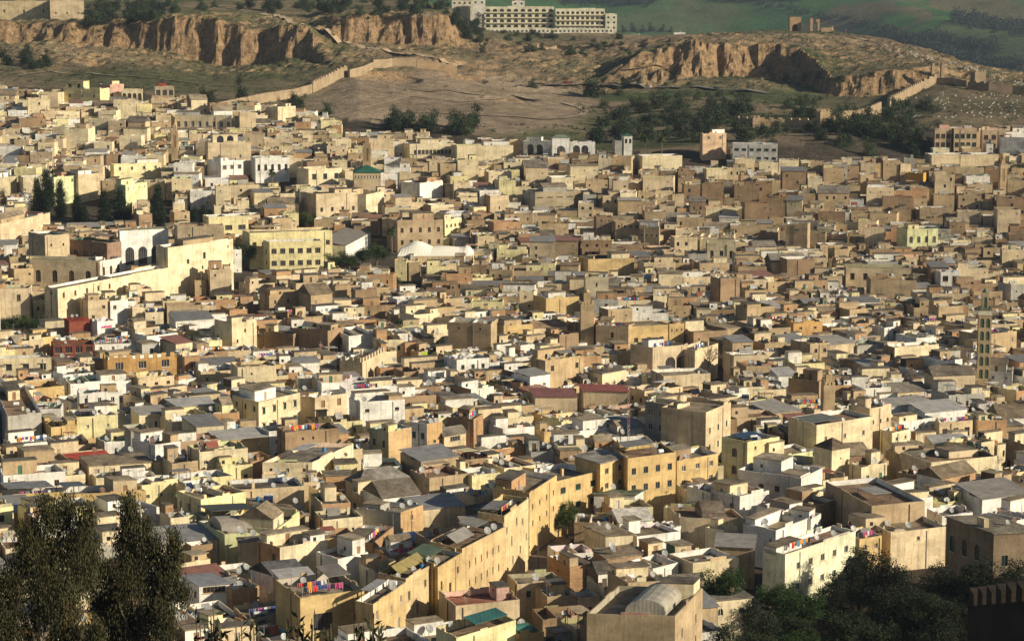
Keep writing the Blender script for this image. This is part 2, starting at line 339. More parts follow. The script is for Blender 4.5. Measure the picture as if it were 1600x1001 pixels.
def facade(mb, p, q, z0, z1, wins, outw, depth=.22, frame=None, big=True):
    """wall face p->q with real openings; outw() gives the builder for each window"""
    L = math.hypot(q[0]-p[0], q[1]-p[1]); 
    if L < .05: return
    ux, uy = (q[0]-p[0])/L, (q[1]-p[1])/L; nx, ny = uy, -ux
    def P(s, z, d=0): return (p[0]+ux*s-nx*d, p[1]+uy*s-ny*d, z)
    ws = []
    for (s0, s1, a, b, kind) in wins:
        if s0 < .25 or s1 > L-.25 or a < z0+.05 or b > z1-.25: continue
        if any(not (s1+.1 < w[0] or s0-.1 > w[1] or b+.1 < w[2] or a-.1 > w[3]) for w in ws): continue
        ws.append((s0, s1, a, b, kind))
    xs = sorted({0, L, *[w[0] for w in ws], *[w[1] for w in ws]}); zs = sorted({z0, z1, *[w[2] for w in ws], *[w[3] for w in ws]})
    # merge rows into strips where there is no opening, to keep the mesh small
    for j in range(len(zs)-1):
        run = None
        for i in range(len(xs)-1):
            cx = (xs[i]+xs[i+1])/2; cz = (zs[j]+zs[j+1])/2
            inside = any(w[0] < cx < w[1] and w[2] < cz < w[3] for w in ws)
            if not inside:
                if run is None: run = xs[i]
            if (inside or i == len(xs)-2) and run is not None:
                e = xs[i] if inside else xs[i+1]
                mb.face([P(run, zs[j]), P(e, zs[j]), P(e, zs[j+1]), P(run, zs[j+1])]); run = None
    for (s0, s1, a, b, kind) in ws:
        mb.face([P(s0, a), P(s0, a, depth), P(s0, b, depth), P(s0, b)]); mb.face([P(s1, b), P(s1, b, depth), P(s1, a, depth), P(s1, a)])
        mb.face([P(s0, a, depth), P(s0, a), P(s1, a), P(s1, a, depth)]); mb.face([P(s0, b), P(s0, b, depth), P(s1, b, depth), P(s1, b)])
        w = s1-s0; 
        if kind == 'arch':
            r = w/2; zc = b-r; N = 8; cs = (s0+s1)/2
            arc = [(cs+r*math.cos(math.pi*k/N), zc+r*math.sin(math.pi*k/N)) for k in range(N+1)]
            mb.face([P(s1, zc)]+[P(*t) for t in arc[1:N//2+1]]+[P(s1, b)]); mb.face([P(s0, b)]+[P(*t) for t in arc[N//2:N]]+[P(s0, zc)])
        o = outw(kind); fr = frame or (.2, .12, .07)
        if kind == 'door': o.use('plain', fr); o.face([P(s0, a, depth-.02), P(s1, a, depth-.02), P(s1, b, depth-.02), P(s0, b, depth-.02)]); continue
        o.use('glazing', (.035, .035, .04) if kind != 'shut' else fr); o.face([P(s0, a, depth-.02), P(s1, a, depth-.02), P(s1, b, depth-.02), P(s0, b, depth-.02)])
        if big and kind != 'hole':
            o.use('plain', fr); t = .07; d0 = depth-.1
            def bx(a0, b0, a1, b1):
                o.faces([P(a0, b0, depth-.02), P(a1, b0, depth-.02), P(a1, b1, depth-.02), P(a0, b1, depth-.02), P(a0, b0, d0), P(a1, b0, d0), P(a1, b1, d0), P(a0, b1, d0)], [(4, 5, 6, 7), (0, 1, 5, 4), (1, 2, 6, 5), (2, 3, 7, 6), (3, 0, 4, 7)])
            bx(s0, a, s0+t, b); bx(s1-t, a, s1, b); bx(s0+t, a, s1-t, a+t); bx(s0+t, b-t, s1-t, b)
            n = max(1, int(w/.75)); 
            for k in range(1, n+1):
                c_ = s0+w*k/(n+1); bx(c_-.03, a+t, c_+.03, b-t)
            o.use('plain', (.5, .42, .3)); 
            o.faces([P(s0-.1, a-.12, 0), P(s1+.1, a-.12, 0), P(s1+.1, a, 0), P(s0-.1, a, 0), P(s0-.1, a-.12, -.12), P(s1+.1, a-.12, -.12), P(s1+.1, a, -.12), P(s0-.1, a, -.12)], [(4, 5, 6, 7), (0, 1, 5, 4), (3, 7, 6, 2), (0, 4, 7, 3), (1, 2, 6, 5)])
            if kind == 'hood':
                o.faces([P(s0-.2, b+.25, 0), P(s1+.2, b+.25, 0), P(s1+.2, b+.15, -.45), P(s0-.2, b+.15, -.45), P(s0-.2, b+.12, 0), P(s1+.2, b+.12, 0), P(s1+.2, b+.05, -.45), P(s0-.2, b+.05, -.45)], [(0, 3, 2, 1), (4, 5, 6, 7), (3, 7, 6, 2), (0, 4, 7, 3), (1, 2, 6, 5)])
def wspec(L, ztop, z0, spec):
    """(cols, rows, w, h, kind, drop, pitch, s0, s1)"""
    if not spec: return []
    if isinstance(spec, list): return [(L*f-w_/2, L*f+w_/2, ztop-dr-h_, ztop-dr, 'rect') for f, w_, dr, h_ in spec]
    cols, rows, w, h, kind, drop, pitch, s0, s1 = (list(spec)+[3, 1, 1.0, 1.3, 'rect', 1.3, 3.1, .0, 1.0][len(spec):])
    out = []
    for r in range(rows):
        zt = ztop-drop-r*pitch
        for c in range(cols):
            x = L*(s0+(s1-s0)*(c+.5)/cols); out.append((x-w/2, x+w/2, zt-h, zt, kind))
    return out
def rnd_wins(L, ztop, zlow, dens=.5, big=True):
    out = []; r = 0; zt = ztop-random.uniform(1.4, 2.2)
    style = random.choice(['rect', 'rect', 'rect', 'hole', 'arch'] if big else ['rect', 'hole'])
    w = random.choice([.6, .8, 1.0, 1.1]); h = random.choice([.8, 1.1, 1.3, 1.5])
    if style == 'hole': w, h = .5, .6
    while zt-h > zlow and r < 3:
        n = max(1, int(L/random.uniform(2.4, 4)))
        for k in range(n):
            if random.random() < dens*(1 if r == 0 else .6):
                x = L*(k+.5)/n+random.uniform(-.3, .3); out.append((x-w/2, x+w/2, zt-h, zt, style))
        zt -= 3; r += 1
    return out
class House:
    """q = footprint corners c, r, d, l (c nearest); zt = parapet top"""
    def __init__(s, q, zt, col, thing=True, name='house', lw=None, rw=None, roof='flat', rooms=(), inner=None, roofcol=None, wallmat='plaster', zb=None, par=None, dens=.4, near=True, colL=None, colR=None, frame=None, rooftex='roofing'):
        s.q = q; s.thing = thing; s.ragged = True; c, r, d, l = q
        zg = min(T(*p) for p in (c, r, d, l))-.6 if zb is None else zb
        s.zg = zg; s.parts = []
        s.root = None
        cx = sum(p[0] for p in q)/4; cy = sum(p[1] for p in q)/4; s.org = (cx, cy, zg)
        if thing is True: s.root = empty(name, s.org)
        par = random.uniform(.7, 1.2) if par is None else par
        zr = zt-par
        col = colr(col) if isinstance(col, str) else col; frame = frame or random.choice(FRAMES)
        inner = inner or (tuple(x*random.uniform(.8, 1.05) for x in col) if random.random() < .6 else colr('w'))
        rc = roofcol or random.choice([(.35, .285, .20), (.28, .225, .16), (.40, .33, .235), (.46, .38, .27), (.36, .25, .17), (.22, .19, .155), (.30, .27, .23)])
        s.zr = zr; s.zt = zt; s.col = col
        if roof in ('slab', 'gable', 'pyramid', 'green', 'vault', 'sheet'): par = 0; zr = zt; s.zr = zt
        w = s.mb('wall'); 
        w.use(wallmat, col)
        Lr = math.dist(c, r); Ll = math.dist(l, c)
        zlow = zg+1.0
        winR = wspec(Lr, zt, zg, rw) if rw is not None else rnd_wins(Lr, zt, zlow, dens, near)
        winL = wspec(Ll, zt, zg, lw) if lw is not None else rnd_wins(Ll, zt, zlow, dens*.6, near)
        wo = lambda kind: s.mb('door' if kind == 'door' else 'window')
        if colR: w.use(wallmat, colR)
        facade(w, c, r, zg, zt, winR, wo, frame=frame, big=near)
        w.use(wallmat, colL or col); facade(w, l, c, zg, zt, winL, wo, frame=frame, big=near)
        w.use(wallmat, col); facade(w, r, d, zg, zt, rnd_wins(math.dist(r, d), zt, zlow, dens*.3, False) if near else [], wo, frame=frame, big=False)
        facade(w, d, l, zg, zt, [], wo)
        if roof == 'flat':
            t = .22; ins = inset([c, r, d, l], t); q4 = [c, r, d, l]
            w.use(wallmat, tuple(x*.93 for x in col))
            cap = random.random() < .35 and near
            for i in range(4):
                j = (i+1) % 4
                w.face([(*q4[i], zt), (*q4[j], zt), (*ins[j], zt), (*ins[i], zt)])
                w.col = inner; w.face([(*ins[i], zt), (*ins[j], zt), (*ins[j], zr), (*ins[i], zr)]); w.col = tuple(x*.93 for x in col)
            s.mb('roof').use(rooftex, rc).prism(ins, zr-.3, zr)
            if s.ragged:
                for i in range(4):
                    L_ = math.dist(q4[i], q4[(i+1) % 4])
                    for _k in range(random.choice([0, 1, 1, 2]) if L_ > 4 else 0):
                        a_ = random.uniform(0, .75); b_ = min(.97, a_+random.uniform(.08, .4)); j = (i+1) % 4; hh = random.choice([.12, .2, .35, .6])
                        P4 = [lerp2(q4[i], q4[j], a_), lerp2(q4[i], q4[j], b_), lerp2(ins[i], ins[j], b_), lerp2(ins[i], ins[j], a_)]; w.col = tuple(x*random.uniform(.8, 1.08) for x in col)
                        w.prism(inset(P4, .004), zt-.02, zt+hh)
            if near and thing is True:
                for (a_, b_, LL) in ((c, r, Lr), (l, c, Ll)):
                    if LL > 5 and random.random() < .6:
                        t_ = random.uniform(.08, .92); p_ = lerp2(a_, b_, t_); ux_, uy_ = (b_[0]-a_[0])/LL, (b_[1]-a_[1])/LL; m_ = s.mb('drainpipe').use('plain', random.choice([(.25, .2, .16), (.5, .45, .38), (.12, .1, .09)]))
                        m_.bar((p_[0]+uy_*.09, p_[1]-ux_*.09, zt-.4), (p_[0]+uy_*.09, p_[1]-ux_*.09, zg), .13)
            s.ins = ins
        elif roof == 'slab':
            o = inset([c, r, d, l], -.25); m = s.mb('roof').use(rooftex, rc); m.prism(o, zt+.003, zt+.22, bot=True); s.zr = zt+.22; s.ins = q
        elif roof == 'pyramid' or roof == 'green':
            o = inset([c, r, d, l], -.35); m = s.mb('roof').use('sheet' if roof == 'green' else 'roofing', rc)
            h = min(Lr, Ll)*(.25 if roof == 'green' else .36); zz = zt+.003
            if Lr > Ll*1.3:
                e = .5*Ll/Lr; a = bil((o[0], o[1], o[2], o[3]), e, .5); b = bil((o[0], o[1], o[2], o[3]), 1-e, .5)
            else: a = b = (cx, cy)
            A = (*a, zz+h); B = (*b, zz+h); O = [(*p, zz) for p in o]
            m.face([O[0], O[1], B, A] if a != b else [O[0], O[1], A]); m.face([O[1], O[2], B]); m.face([O[2], O[3], A, B] if a != b else [O[2], O[3], A]); m.face([O[3], O[0], A]); m.face(O[::-1]); s.ins = q
        elif roof == 'gable':
            o = inset([c, r, d, l], -.3); h = Ll*.28; m = s.mb('roof').use(rooftex, rc); z_ = zt+.003
            a = lerp2(o[3], o[0], .5); b = lerp2(o[1], o[2], .5)
            m.face([(*o[0], z_), (*o[1], z_), (*b, z_+h), (*a, z_+h)]); m.face([(*a, z_+h), (*b, z_+h), (*o[2], z_), (*o[3], z_)])
            m.face([(*o[3], z_), (*o[0], z_), (*a, z_+h)]); m.face([(*o[1], z_), (*o[2], z_), (*b, z_+h)]); m.face([(*p, z_) for p in o[::-1]]); s.ins = q
        elif roof == 'sheet':
            o = inset([c, r, d, l], -.3); m = s.mb('roof').use('sheet', rc); dz = Ll*.12
            m.prism(o, [zt+.003, zt+.003, zt+dz, zt+dz], [zt+.1, zt+.1, zt+dz+.1, zt+dz+.1], bot=True); s.ins = q
            w.prism([r, d, l, c][:0] or [bil(q, 0, .5), bil(q, 1, .5), d, l], zt-.02, zt+dz*.45)
        elif roof == 'vault':
            m = s.mb('roof').use('sheet', rc); N = 8; r_ = Ll/2*.98
            for k in range(N):
                a0, a1 = math.pi*k/N, math.pi*(k+1)/N
                t0, t1 = .5-.5*math.cos(a0), .5-.5*math.cos(a1); h0, h1 = zt+r_*.45*math.sin(a0), zt+r_*.45*math.sin(a1)
                m.face([(*bil(q, 0, t0), h0), (*bil(q, 1, t0), h0), (*bil(q, 1, t1), h1), (*bil(q, 0, t1), h1)])
            for e in (0, 1):
                pts = [(*bil(q, e, .5-.5*math.cos(math.pi*k/N)), zt+r_*.45*math.sin(math.pi*k/N)) for k in range(N+1)]; m.face(pts)
            s.ins = q
        s.used = []
        for rm in rooms: s.room(*rm)
    def mb(s, part, parent=None):
        if isinstance(s.thing, MB): return s.thing
        if part in ('wall', 'roof') and parent is None:
            for p in s.parts:
                if p[0] == part: return p[1]
        m = MB(part); s.parts.append((part, m, parent)); return m
    def room(s, u0, u1, v0, v1, h, col=None, kind='room', wins=None, roofcol=None):
        q = s.q; P = [bil(q, u0, v0), bil(q, u1, v0), bil(q, u1, v1), bil(q, u0, v1)]
        s.used.append((u0, u1, v0, v1)); z0 = s.zr+.003 if s.thing is not None else s.zr; z1 = z0+h
        c = colr(col) if isinstance(col, str) else (col or s.col)
        if kind in ('room', 'gable', 'pyramid'):
            m = s.mb('roof_room').use('plaster', c); L = math.dist(P[0], P[1]); L2 = math.dist(P[3], P[0])
            fr = random.choice(FRAMES)
            W1 = wins if wins is not None else ([(L*.5-.45, L*.5+.45, z0+.1, z0+2.0, 'door')] if random.random() < .5 else ([(L*.3-.35, L*.3+.35, z0+.9, z0+1.7, 'rect')] if random.random() < .6 else []))
            if isinstance(wins, tuple): W1 = wspec(L, z1, z0, wins)
            W2 = [(L2*.5-.35, L2*.5+.35, z0+.9, z0+1.7, 'rect')] if random.random() < .35 else []
            o = lambda k: s.mb('door' if k == 'door' else 'window', m)
            facade(m, P[0], P[1], z0, z1, W1, o, .12, fr, False); facade(m, P[1], P[2], z0, z1, [], o); facade(m, P[2], P[3], z0, z1, [], o); facade(m, P[3], P[0], z0, z1, W2, o, .12, fr, False)
            rc = roofcol or random.choice([(.38, .31, .22), (.29, .24, .18), (.45, .38, .28), (.2, .18, .15)])
            ov = inset(P, -random.choice([.05, .12, .3]))
            if kind == 'room': m.use('roofing', rc).prism(ov, z1+.003, z1+.16, bot=True)
            elif kind == 'pyramid':
                cc = bil(P, .5, .5); 
                m.use('roofing', rc)
                for i in range(4): m.face([(*ov[i], z1+.003), (*ov[(i+1) % 4], z1+.003), (*cc, z1+h*.5)])
                m.face([(*p, z1+.003) for p in ov[::-1]])
            else:
                a = lerp2(ov[3], ov[0], .5); b = lerp2(ov[1], ov[2], .5); hh = L2*.3; z_ = z1+.003; m.use('roofing', rc)
                m.face([(*ov[0], z_), (*ov[1], z_), (*b, z_+hh), (*a, z_+hh)]); m.face([(*a, z_+hh), (*b, z_+hh), (*ov[2], z_), (*ov[3], z_)]); m.face([(*ov[3], z_), (*ov[0], z_), (*a, z_+hh)]); m.face([(*ov[1], z_), (*ov[2], z_), (*b, z_+hh)])
        elif kind == 'canopy':      # sheet on posts
            m = s.mb('canopy').use('sheet', c); sl_ = random.uniform(-.5, .5)
            m.prism(P, [z1, z1, z1+sl_, z1+sl_], [z1+.08, z1+.08, z1+sl_+.08, z1+sl_+.08], bot=True)
            m.use('plain', (.12, .10, .08))
            for p, dz in zip(inset(P, .15), (0, 0, sl_, sl_)): m.bar((*p, z0), (*p, z1+dz), .1)
        elif kind == 'tent':
            m = s.mb('canopy').use('sheet', c); a = lerp2(P[3], P[0], .5); b = lerp2(P[1], P[2], .5)
            zz = z0+h*.55
            m.face([(*P[0], zz), (*P[1], zz), (*b, z1+.3), (*a, z1+.3)]); m.face([(*a, z1+.3), (*b, z1+.3), (*P[2], zz), (*P[3], zz)])
            m.use('plain', (.12, .10, .08))
            for p in inset(P, .12): m.bar((*p, z0), (*p, zz), .1)
            m.bar((*a, z0), (*a, z1+.28), .1); m.bar((*b, z0), (*b, z1+.28), .1)
        elif kind == 'vault':
            m = s.mb('skylight').use('sheet', c); N = 8; W_ = math.dist(P[0], P[3]); m.prism(P, z0, z0+h*.5)
            for k in range(N):
                a0, a1 = math.pi*k/N, math.pi*(k+1)/N; t0, t1 = .5-.5*math.cos(a0), .5-.5*math.cos(a1); h0, h1 = z0+h*.5+W_*.3*math.sin(a0), z0+h*.5+W_*.3*math.sin(a1)
                m.face([(*bil(P, 0, t0), h0), (*bil(P, 1, t0), h0), (*bil(P, 1, t1), h1), (*bil(P, 0, t1), h1)])
            for e in (0, 1): m.face([(*bil(P, e, .5-.5*math.cos(math.pi*k/N)), z0+h*.5+W_*.3*math.sin(math.pi*k/N)) for k in range(N+1)])
        elif kind == 'chimney':
            m = s.mb('chimney').use('plaster', c); m.prism(P, z0, z1)
        elif kind == 'divider':
            m = s.mb('roof_divider').use('plaster', c); m.prism(P, z0, z1)
    def random_roof(s, rich=1.0):
        """clutter that belongs to the building"""
        a = math.dist(s.q[0], s.q[1]); b = math.dist(s.q[1], s.q[2])
        if s.zr >= s.zt-.05 or a < 4 or b < 4: return
        x = random.random(); e = .04
        if rich > .9 and random.random() < .45 and a > 6 and b > 6:
            s.room(e, random.uniform(.3, .96), 1-e-random.uniform(.25, .4), 1-e, random.uniform(2.0, 3.2), random.choice(['w', 'c', None, None, 't', 's', 'r']), 'room'); x = .3 if random.random() < .35 else 1
            if x < 1: s.room(random.choice([e, .62]), random.choice([.34, .96]), .08, .45, random.uniform(1.9, 2.5), random.choice(['w', 'c', None, 't']), 'room') if False else s.room(.66, .96, .06, .42, random.uniform(1.9, 2.5), random.choice(['w', 'c', None, 't']), 'room')
        elif x < .62*rich:
            w = random.uniform(.28, .6); d = random.uniform(.3, .6)
            u0, v0 = random.choice([(e, 1-e-d), (1-e-w, 1-e-d), (e, e+.02), (1-e-w, .3), (.3, 1-e-d)])
            s.room(u0, min(u0+w, 1-e), v0, min(v0+d, 1-e), random.uniform(2.1, 2.9), random.choice(['w', 'c', None, None, 't', 'r', 'y']), random.choice(['room']*8+['gable', 'canopy']))
        if random.random() < .26*rich:
            u = random.uniform(.06, .5); v = random.uniform(.06, .5); w = random.uniform(.25, .42)
            if all(u+w < o[0] or u > o[1] or v+w < o[2] or v > o[3] for o in s.used):
                s.room(u, u+w, v, v+w, random.uniform(1.8, 2.5), random.choice([(.30, .28, .25), (.22, .2, .18), (.36, .34, .31), (.42, .36, .28), (.28, .09, .06), (.45, .44, .42)]), random.choice(['canopy', 'canopy', 'tent']))
        if random.random() < .3:
            t = .22/max(a, 1); u = random.uniform(.3, .7)
            if all(u+t < o[0] or u > o[1] for o in s.used): s.room(u, u+t, .03, .97, random.uniform(.8, 1.3), random.choice(['w', 'c', None]), 'divider')
        for _ in range(random.choice([0, 0, 1, 2]) if rich > .9 else 0):
            u = random.uniform(.05, .9); v = random.uniform(.05, .9); du = random.uniform(.5, 1.6)/a; dv = random.uniform(.4, 1.2)/b
            if u+du < .97 and v+dv < .97 and all(u+du < o[0] or u > o[1] or v+dv < o[2] or v > o[3] for o in s.used): s.room(u, u+du, v, v+dv, random.uniform(.3, 1.1), random.choice(['w', 'c', 'g', 'r', (.3, .12, .07), (.2, .2, .21), (.35, .3, .22)]), 'chimney')
        if random.random() < .3:
            u = random.uniform(.1, .85); v = random.uniform(.1, .85)
            if all(u+.06 < o[0] or u > o[1] or v+.06 < o[2] or v > o[3] for o in s.used): s.room(u, u+.6/a, v, v+.6/b, random.uniform(.9, 1.5), None, 'chimney')
    def free(s):
        for _ in range(12):
            u = random.uniform(.1, .9); v = random.uniform(.08, .92)
            if all(u+.06 < o[0] or u-.06 > o[1] or v+.06 < o[2] or v-.06 > o[3] for o in s.used):
                p = bil(s.q, u, v); s.used.append((u-.04, u+.04, v-.04, v+.04)); return (p[0], p[1], s.zr)
    def finish(s):
        if s.root is None: return None
        made = {}
        for name, m, par in s.parts:
            if par is not None or not m.f: continue
            made[id(m)] = local(m, s.org).build(name, s.root)
        for name, m, par in s.parts:
            if par is None or not m.f: continue
            pp = made.get(id(par)); local(m, s.org).build(name, pp or s.root)
        return s.root
# ---------------------------------------------------------------- catalogue of buildings that stand out
N_ = ()
def q3(xl, yl, xc, yc, xr, yr, H, zt=None):
    p = hit(xc, yc, H); z = p[2] if zt is None else zt
    c = (p[0], p[1]); l = onplane(xl, yl, z); r = onplane(xr, yr, z)
    d = (l[0]+r[0]-c[0], l[1]+r[1]-c[1])
    return [c, r, d, l], z
HERO = []
def B(label, anchor, col, pts, H, name='house', cat='house', L=N_, R=N_, maxdep=None, **k): HERO.append((label, anchor, col, pts, H, name, cat, L, R, maxdep, k))
def w(c, r=1, ww=1.0, h=1.3, kind='rect', drop=1.3, pitch=3.1, s0=0., s1=1.): return (c, r, ww, h, kind, drop, pitch, s0, s1)
# foreground, bottom left to right
B('long ochre wall house behind the left eucalyptus', 'ochre wall behind the eucalyptus', 'o', (-20, 766, 8, 777, 228, 766), 8, R=w(3, 1, .8, 1), rooms=[(.05, .38, .3, .9, 2.4, (.2, .2, .2), 'canopy'), (.45, .62, .35, .9, 2.2, (.1, .11, .12), 'canopy'), (.8, .97, .3, .9, 3.0, 's')])
B('lime-yellow house with grey vaulted roof beside the eucalyptus', 'lime-yellow vaulted house', 'l', (310, 813, 351, 834, 460, 829), 8.5, L=w(1, 1, .6, .8), R=N_, rooms=[(.06, .9, .25, .8, 1.3, (.33, .29, .24), 'vault')])
B('cream terrace house under a long dark pergola', 'dark pergola', 'c', (300, 800, 330, 812, 408, 808), 8, rooms=[(.03, .97, .1, .9, 2.6, (.05, .055, .05), 'canopy')], R=w(5, 1, .8, 1.0, 'rect', .9))
B('white house with railed balcony and sloping grey sheet roof', None, 'w', (283, 905, 311, 915, 358, 911), 8, L=w(2, 1, .8, 1), R=w(1, 1, 4.0, 1.1, 'rect', .3), roof='sheet', roofcol=(.23, .23, .24))
B('tan brick house in front of the lime-yellow vaulted house', None, 'r', (357, 918, 362, 922, 405, 914), 7, wallmat='brickwork', rooms=[(.05, .6, .4, .9, 1.8, (.2, .19, .18), 'tent')])
B('low rubble-roofed house with a small square rooftop room', None, 't', (283, 975, 318, 990, 392, 978), 8, rooms=[(.3, .6, .4, .8, 2.9, 'c', 'room', w(1, 1, .9, .9, 'rect', .8)), (.0, .28, .2, .8, 1.2, (.2, .19, .18), 'tent')])
B('white house with turquoise terrace wall at the bottom edge', None, 'w', (375, 990, 398, 1002, 428, 992), 6, inner=(.1, .45, .5))
B('large ochre house with barred window, washing on its roof', 'big ochre corner house', 'o', (430, 905, 469, 934, 569, 920), 13, L=N_, R=None, custom='corner', vis=.75, inner=(.5, .45, .38), rooms=[(.62, .98, .45, .95, 2.2, (.22, .19, .16), 'canopy')])
B('narrow ochre street house with balcony beside the big corner house', None, (.57, .42, .215), (560, 936, 583, 944, 634, 909), 12, R=[(.12, .9, 1.4, 1.5), (.3, 1.0, 4.6, 1.9), (.55, .8, 2.2, 1.4), (.78, .9, 5.0, 1.8), (.5, .9, 8.4, 1.6), (.2, 1, 8.6, 1.6), (.85, .9, 1.6, 1.3)], maxdep=3.5, vis=.6, rooms=[(.1, .6, .3, .9, 2.3, (.36, .34, .32), 'canopy')])
B('ochre street house in the middle of the bright lane wall', None, (.60, .46, .26), (600, 889, 634, 904, 684, 876), 12.2, R=[(.1, .9, 2.4, 1.6), (.36, .7, 5.2, 2.0), (.6, .9, 2.0, 1.3), (.84, .8, 4.8, 1.6), (.2, .9, 8.6, 1.5), (.7, .9, 8.2, 1.6)], rooms=[(.1, .9, .35, .95, 1.8, (.30, .24, .09), 'tent')])
B('ochre street house with stepped parapet above the lane', 'bright ochre lane wall', 'o', (640, 864, 684, 886, 722, 863), 12.4, R=[(.15, .7, 2.8, 1.6), (.5, 1.0, 4.0, 1.8), (.82, .8, 2.0, 1.2), (.3, .9, 7.4, 1.5), (.75, .9, 7.8, 1.6)], rooms=[(.2, .9, .4, .95, 1.2, (.1, .14, .08), 'canopy')])
B('long ochre street house with a row of slit windows', None, (.56, .41, .22), (690, 836, 722, 857, 790, 822), 12.6, R=w(6, 2, .5, 1.3, 'rect', 2.8, 3.5, .1, .9), rooms=[(.1, .5, .3, .95, 1.8, (.30, .28, .25), 'tent'), (.6, .9, .4, .95, 1.7, (.25, .23, .2), 'canopy')])
B('tall ochre street house at the bend of the lane', None, (.63, .49, .28), (755, 793, 788, 806, 826, 778), 14, R=[(.1, .8, 2.4, 1.3), (.3, .7, 4.8, 1.8), (.5, .9, 2.0, 1.5), (.75, .8, 3.0, 1.3), (.9, .7, 6.4, 1.4), (.35, .8, 8.8, 1.6), (.65, .8, 8.0, 1.4)], rooms=[(.05, .55, .3, .95, 1.6, (.27, .25, .23), 'canopy')])
B('ochre street house with mottled parapet beyond the bend', None, 'o', (795, 745, 827, 770, 870, 742), 13, R=w(4, 2, .7, 1.1, 'rect', 2.6, 3.3))
B('ochre house with two green shuttered windows facing the lane', 'green-shuttered ochre house', 'o', (860, 748, 868, 752, 938, 735), 12, R=w(3, 2, 1.6, 1.3, 'rect', 1.6, 3.6), frame=(.04, .15, .08))
B('ochre corner house with flat grey slab roof', 'grey-slab ochre house', 'o', (905, 711, 938, 725, 979, 714), 14, roof='slab', roofcol=(.42, .40, .36), L=N_, R=w(2, 3, 1.2, 1.2, 'rect', 1.2, 3.1))
B('broad ochre house catching a jagged shadow', 'broad ochre house', 'o', (960, 700, 981, 716, 1056, 706), 15, R=w(4, 2, 1.1, 1.4, 'rect', 2.2, 3.6), rooms=[(.05, .6, .35, .9, 2.2, (.22, .21, .19), 'canopy')])
B('ochre house at the right end of the ochre row', None, 'o', (1045, 706, 1058, 720, 1122, 708), 12, R=w(3, 2, 1.1, 1.2), rooms=[(.1, .5, .4, .9, 2.4, 'b')])
B('tan brick house with arched barrel skylight at the bottom edge', 'skylight house', 't', (917, 958, 1055, 962, 1098, 918), 13, wallmat='plaster', vis=.6, L=w(2, 2, 1, 1.2, 'rect', 4, 3), R=w(2, 2, .7, 1.4, 'rect', 3, 3.3), inner=(.45, .40, .30), rooms=[(.15, .80, .16, .62, 1.9, (.36, .33, .27), 'vault'), (.72, .95, .02, .42, 2.8, 'c')])
B('white-fronted house with two arched doors and green roof trim', 'arched-door white house', 'w', (928, 772, 992, 774, 1005, 766), 8, L=w(2, 1, 1.6, 2.6, 'arch', 2.0, 3, .1, .75), R=N_, frame=(.25, .10, .06), roof='slab', roofcol=(.20, .24, .18))
B('white gabled shed house with railed terrace', None, 'w', (960, 812, 968, 816, 1020, 812), 7, roof='gable', roofcol=(.62, .60, .56))
B('long tan terrace wall house below the gabled shed', None, 't', (893, 812, 897, 815, 958, 818), 7, R=N_, inner=(.6, .55, .45))
B('tan walled terrace house left of the white villa', None, 's', (1040, 790, 1062, 808, 1166, 812), 7, R=N_, rooms=[(.4, .75, .3, .9, 1.3, (.35, .30, .24), 'gable')])
B('white terraced house with low parapets in the shade', None, 'w', (868, 862, 875, 866, 930, 862), 7, R=N_)
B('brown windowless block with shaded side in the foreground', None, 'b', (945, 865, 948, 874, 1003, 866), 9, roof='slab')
B('small white terrace house left of the bright green tree', None, 'w', (1015, 880, 1020, 888, 1060, 878), 8, R=N_)
B('corrugated tan warehouse above the bright green tree', None, 't', (1115, 850, 1118, 853, 1178, 856), 8, roof='sheet', roofcol=(.3, .27, .24), R=N_)
B('pink-walled terrace house beside the lane mouth', 'pink terrace house', 's', (703, 938, 712, 946, 812, 936), 9, inner=(.75, .48, .38), roofcol=(.5, .22, .15), R=w(1, 1, 1.5, 1, 'rect', 3), rooms=[(.75, .95, .4, .8, 2.2, (.68, .45, .38))])
B('pale yellow house at the bottom edge with dark green canopy', None, 'y', (705, 972, 713, 996, 806, 968), 10, rooms=[(.35, .9, .1, .7, 2.0, (.04, .15, .13), 'canopy')])
B('ochre corner house with green vaulted skylight at the bottom edge', None, 'o', (806, 985, 812, 992, 850, 986), 9, rooms=[(.1, .7, .2, .7, 1.6, (.06, .2, .16), 'vault')])
B('sand house with solar heaters beside the lane', None, 's', (800, 905, 808, 912, 880, 908), 8, R=w(2, 1, .8, 1.2))
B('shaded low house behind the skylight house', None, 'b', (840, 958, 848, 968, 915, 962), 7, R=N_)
B('grey-fronted house with bare brick flank', 'grey-fronted brick house', 'g', (556, 793, 626, 800, 661, 788), 9, colR=(.5, .33, .17), L=N_, R=w(1, 1, .9, 1), rooms=[(.1, .5, .5, .9, 1.5, 'g')])
B('brick house with a blue tarpaulin shelter on its roof', 'blue tarpaulin roof', 'r', (623, 846, 630, 853, 668, 846), 7, wallmat='brickwork', rooms=[(.1, .85, .15, .9, 1.4, (.16, .36, .56), 'vault')])
B('tan brick house under wire fencing right of the lime-yellow wall', None, 'r', (535, 845, 583, 848, 615, 822), 8, wallmat='brickwork', rooms=[(.1, .6, .4, .9, 1.5, 'g')])
B('white house with tall square rooftop stair hut', None, 'w', (520, 868, 528, 873, 575, 862), 8, rooms=[(.55, .97, .1, .8, 3.2, 'w')])
B('white-walled house with a dark gabled roof', 'dark gable roof', 'w', (392, 888, 428, 899, 478, 894), 8, roof='gable', roofcol=(.16, .16, .17), R=N_)
B('pale yellow walled house above the lime-yellow house', None, 'y', (425, 805, 431, 828, 468, 800), 9, R=w(1, 1, .7, .8))
B('house under a sloping brown corrugated roof by the lane', None, 's', (722, 818, 728, 826, 792, 822), 6, roof='sheet', roofcol=(.30, .26, .21))
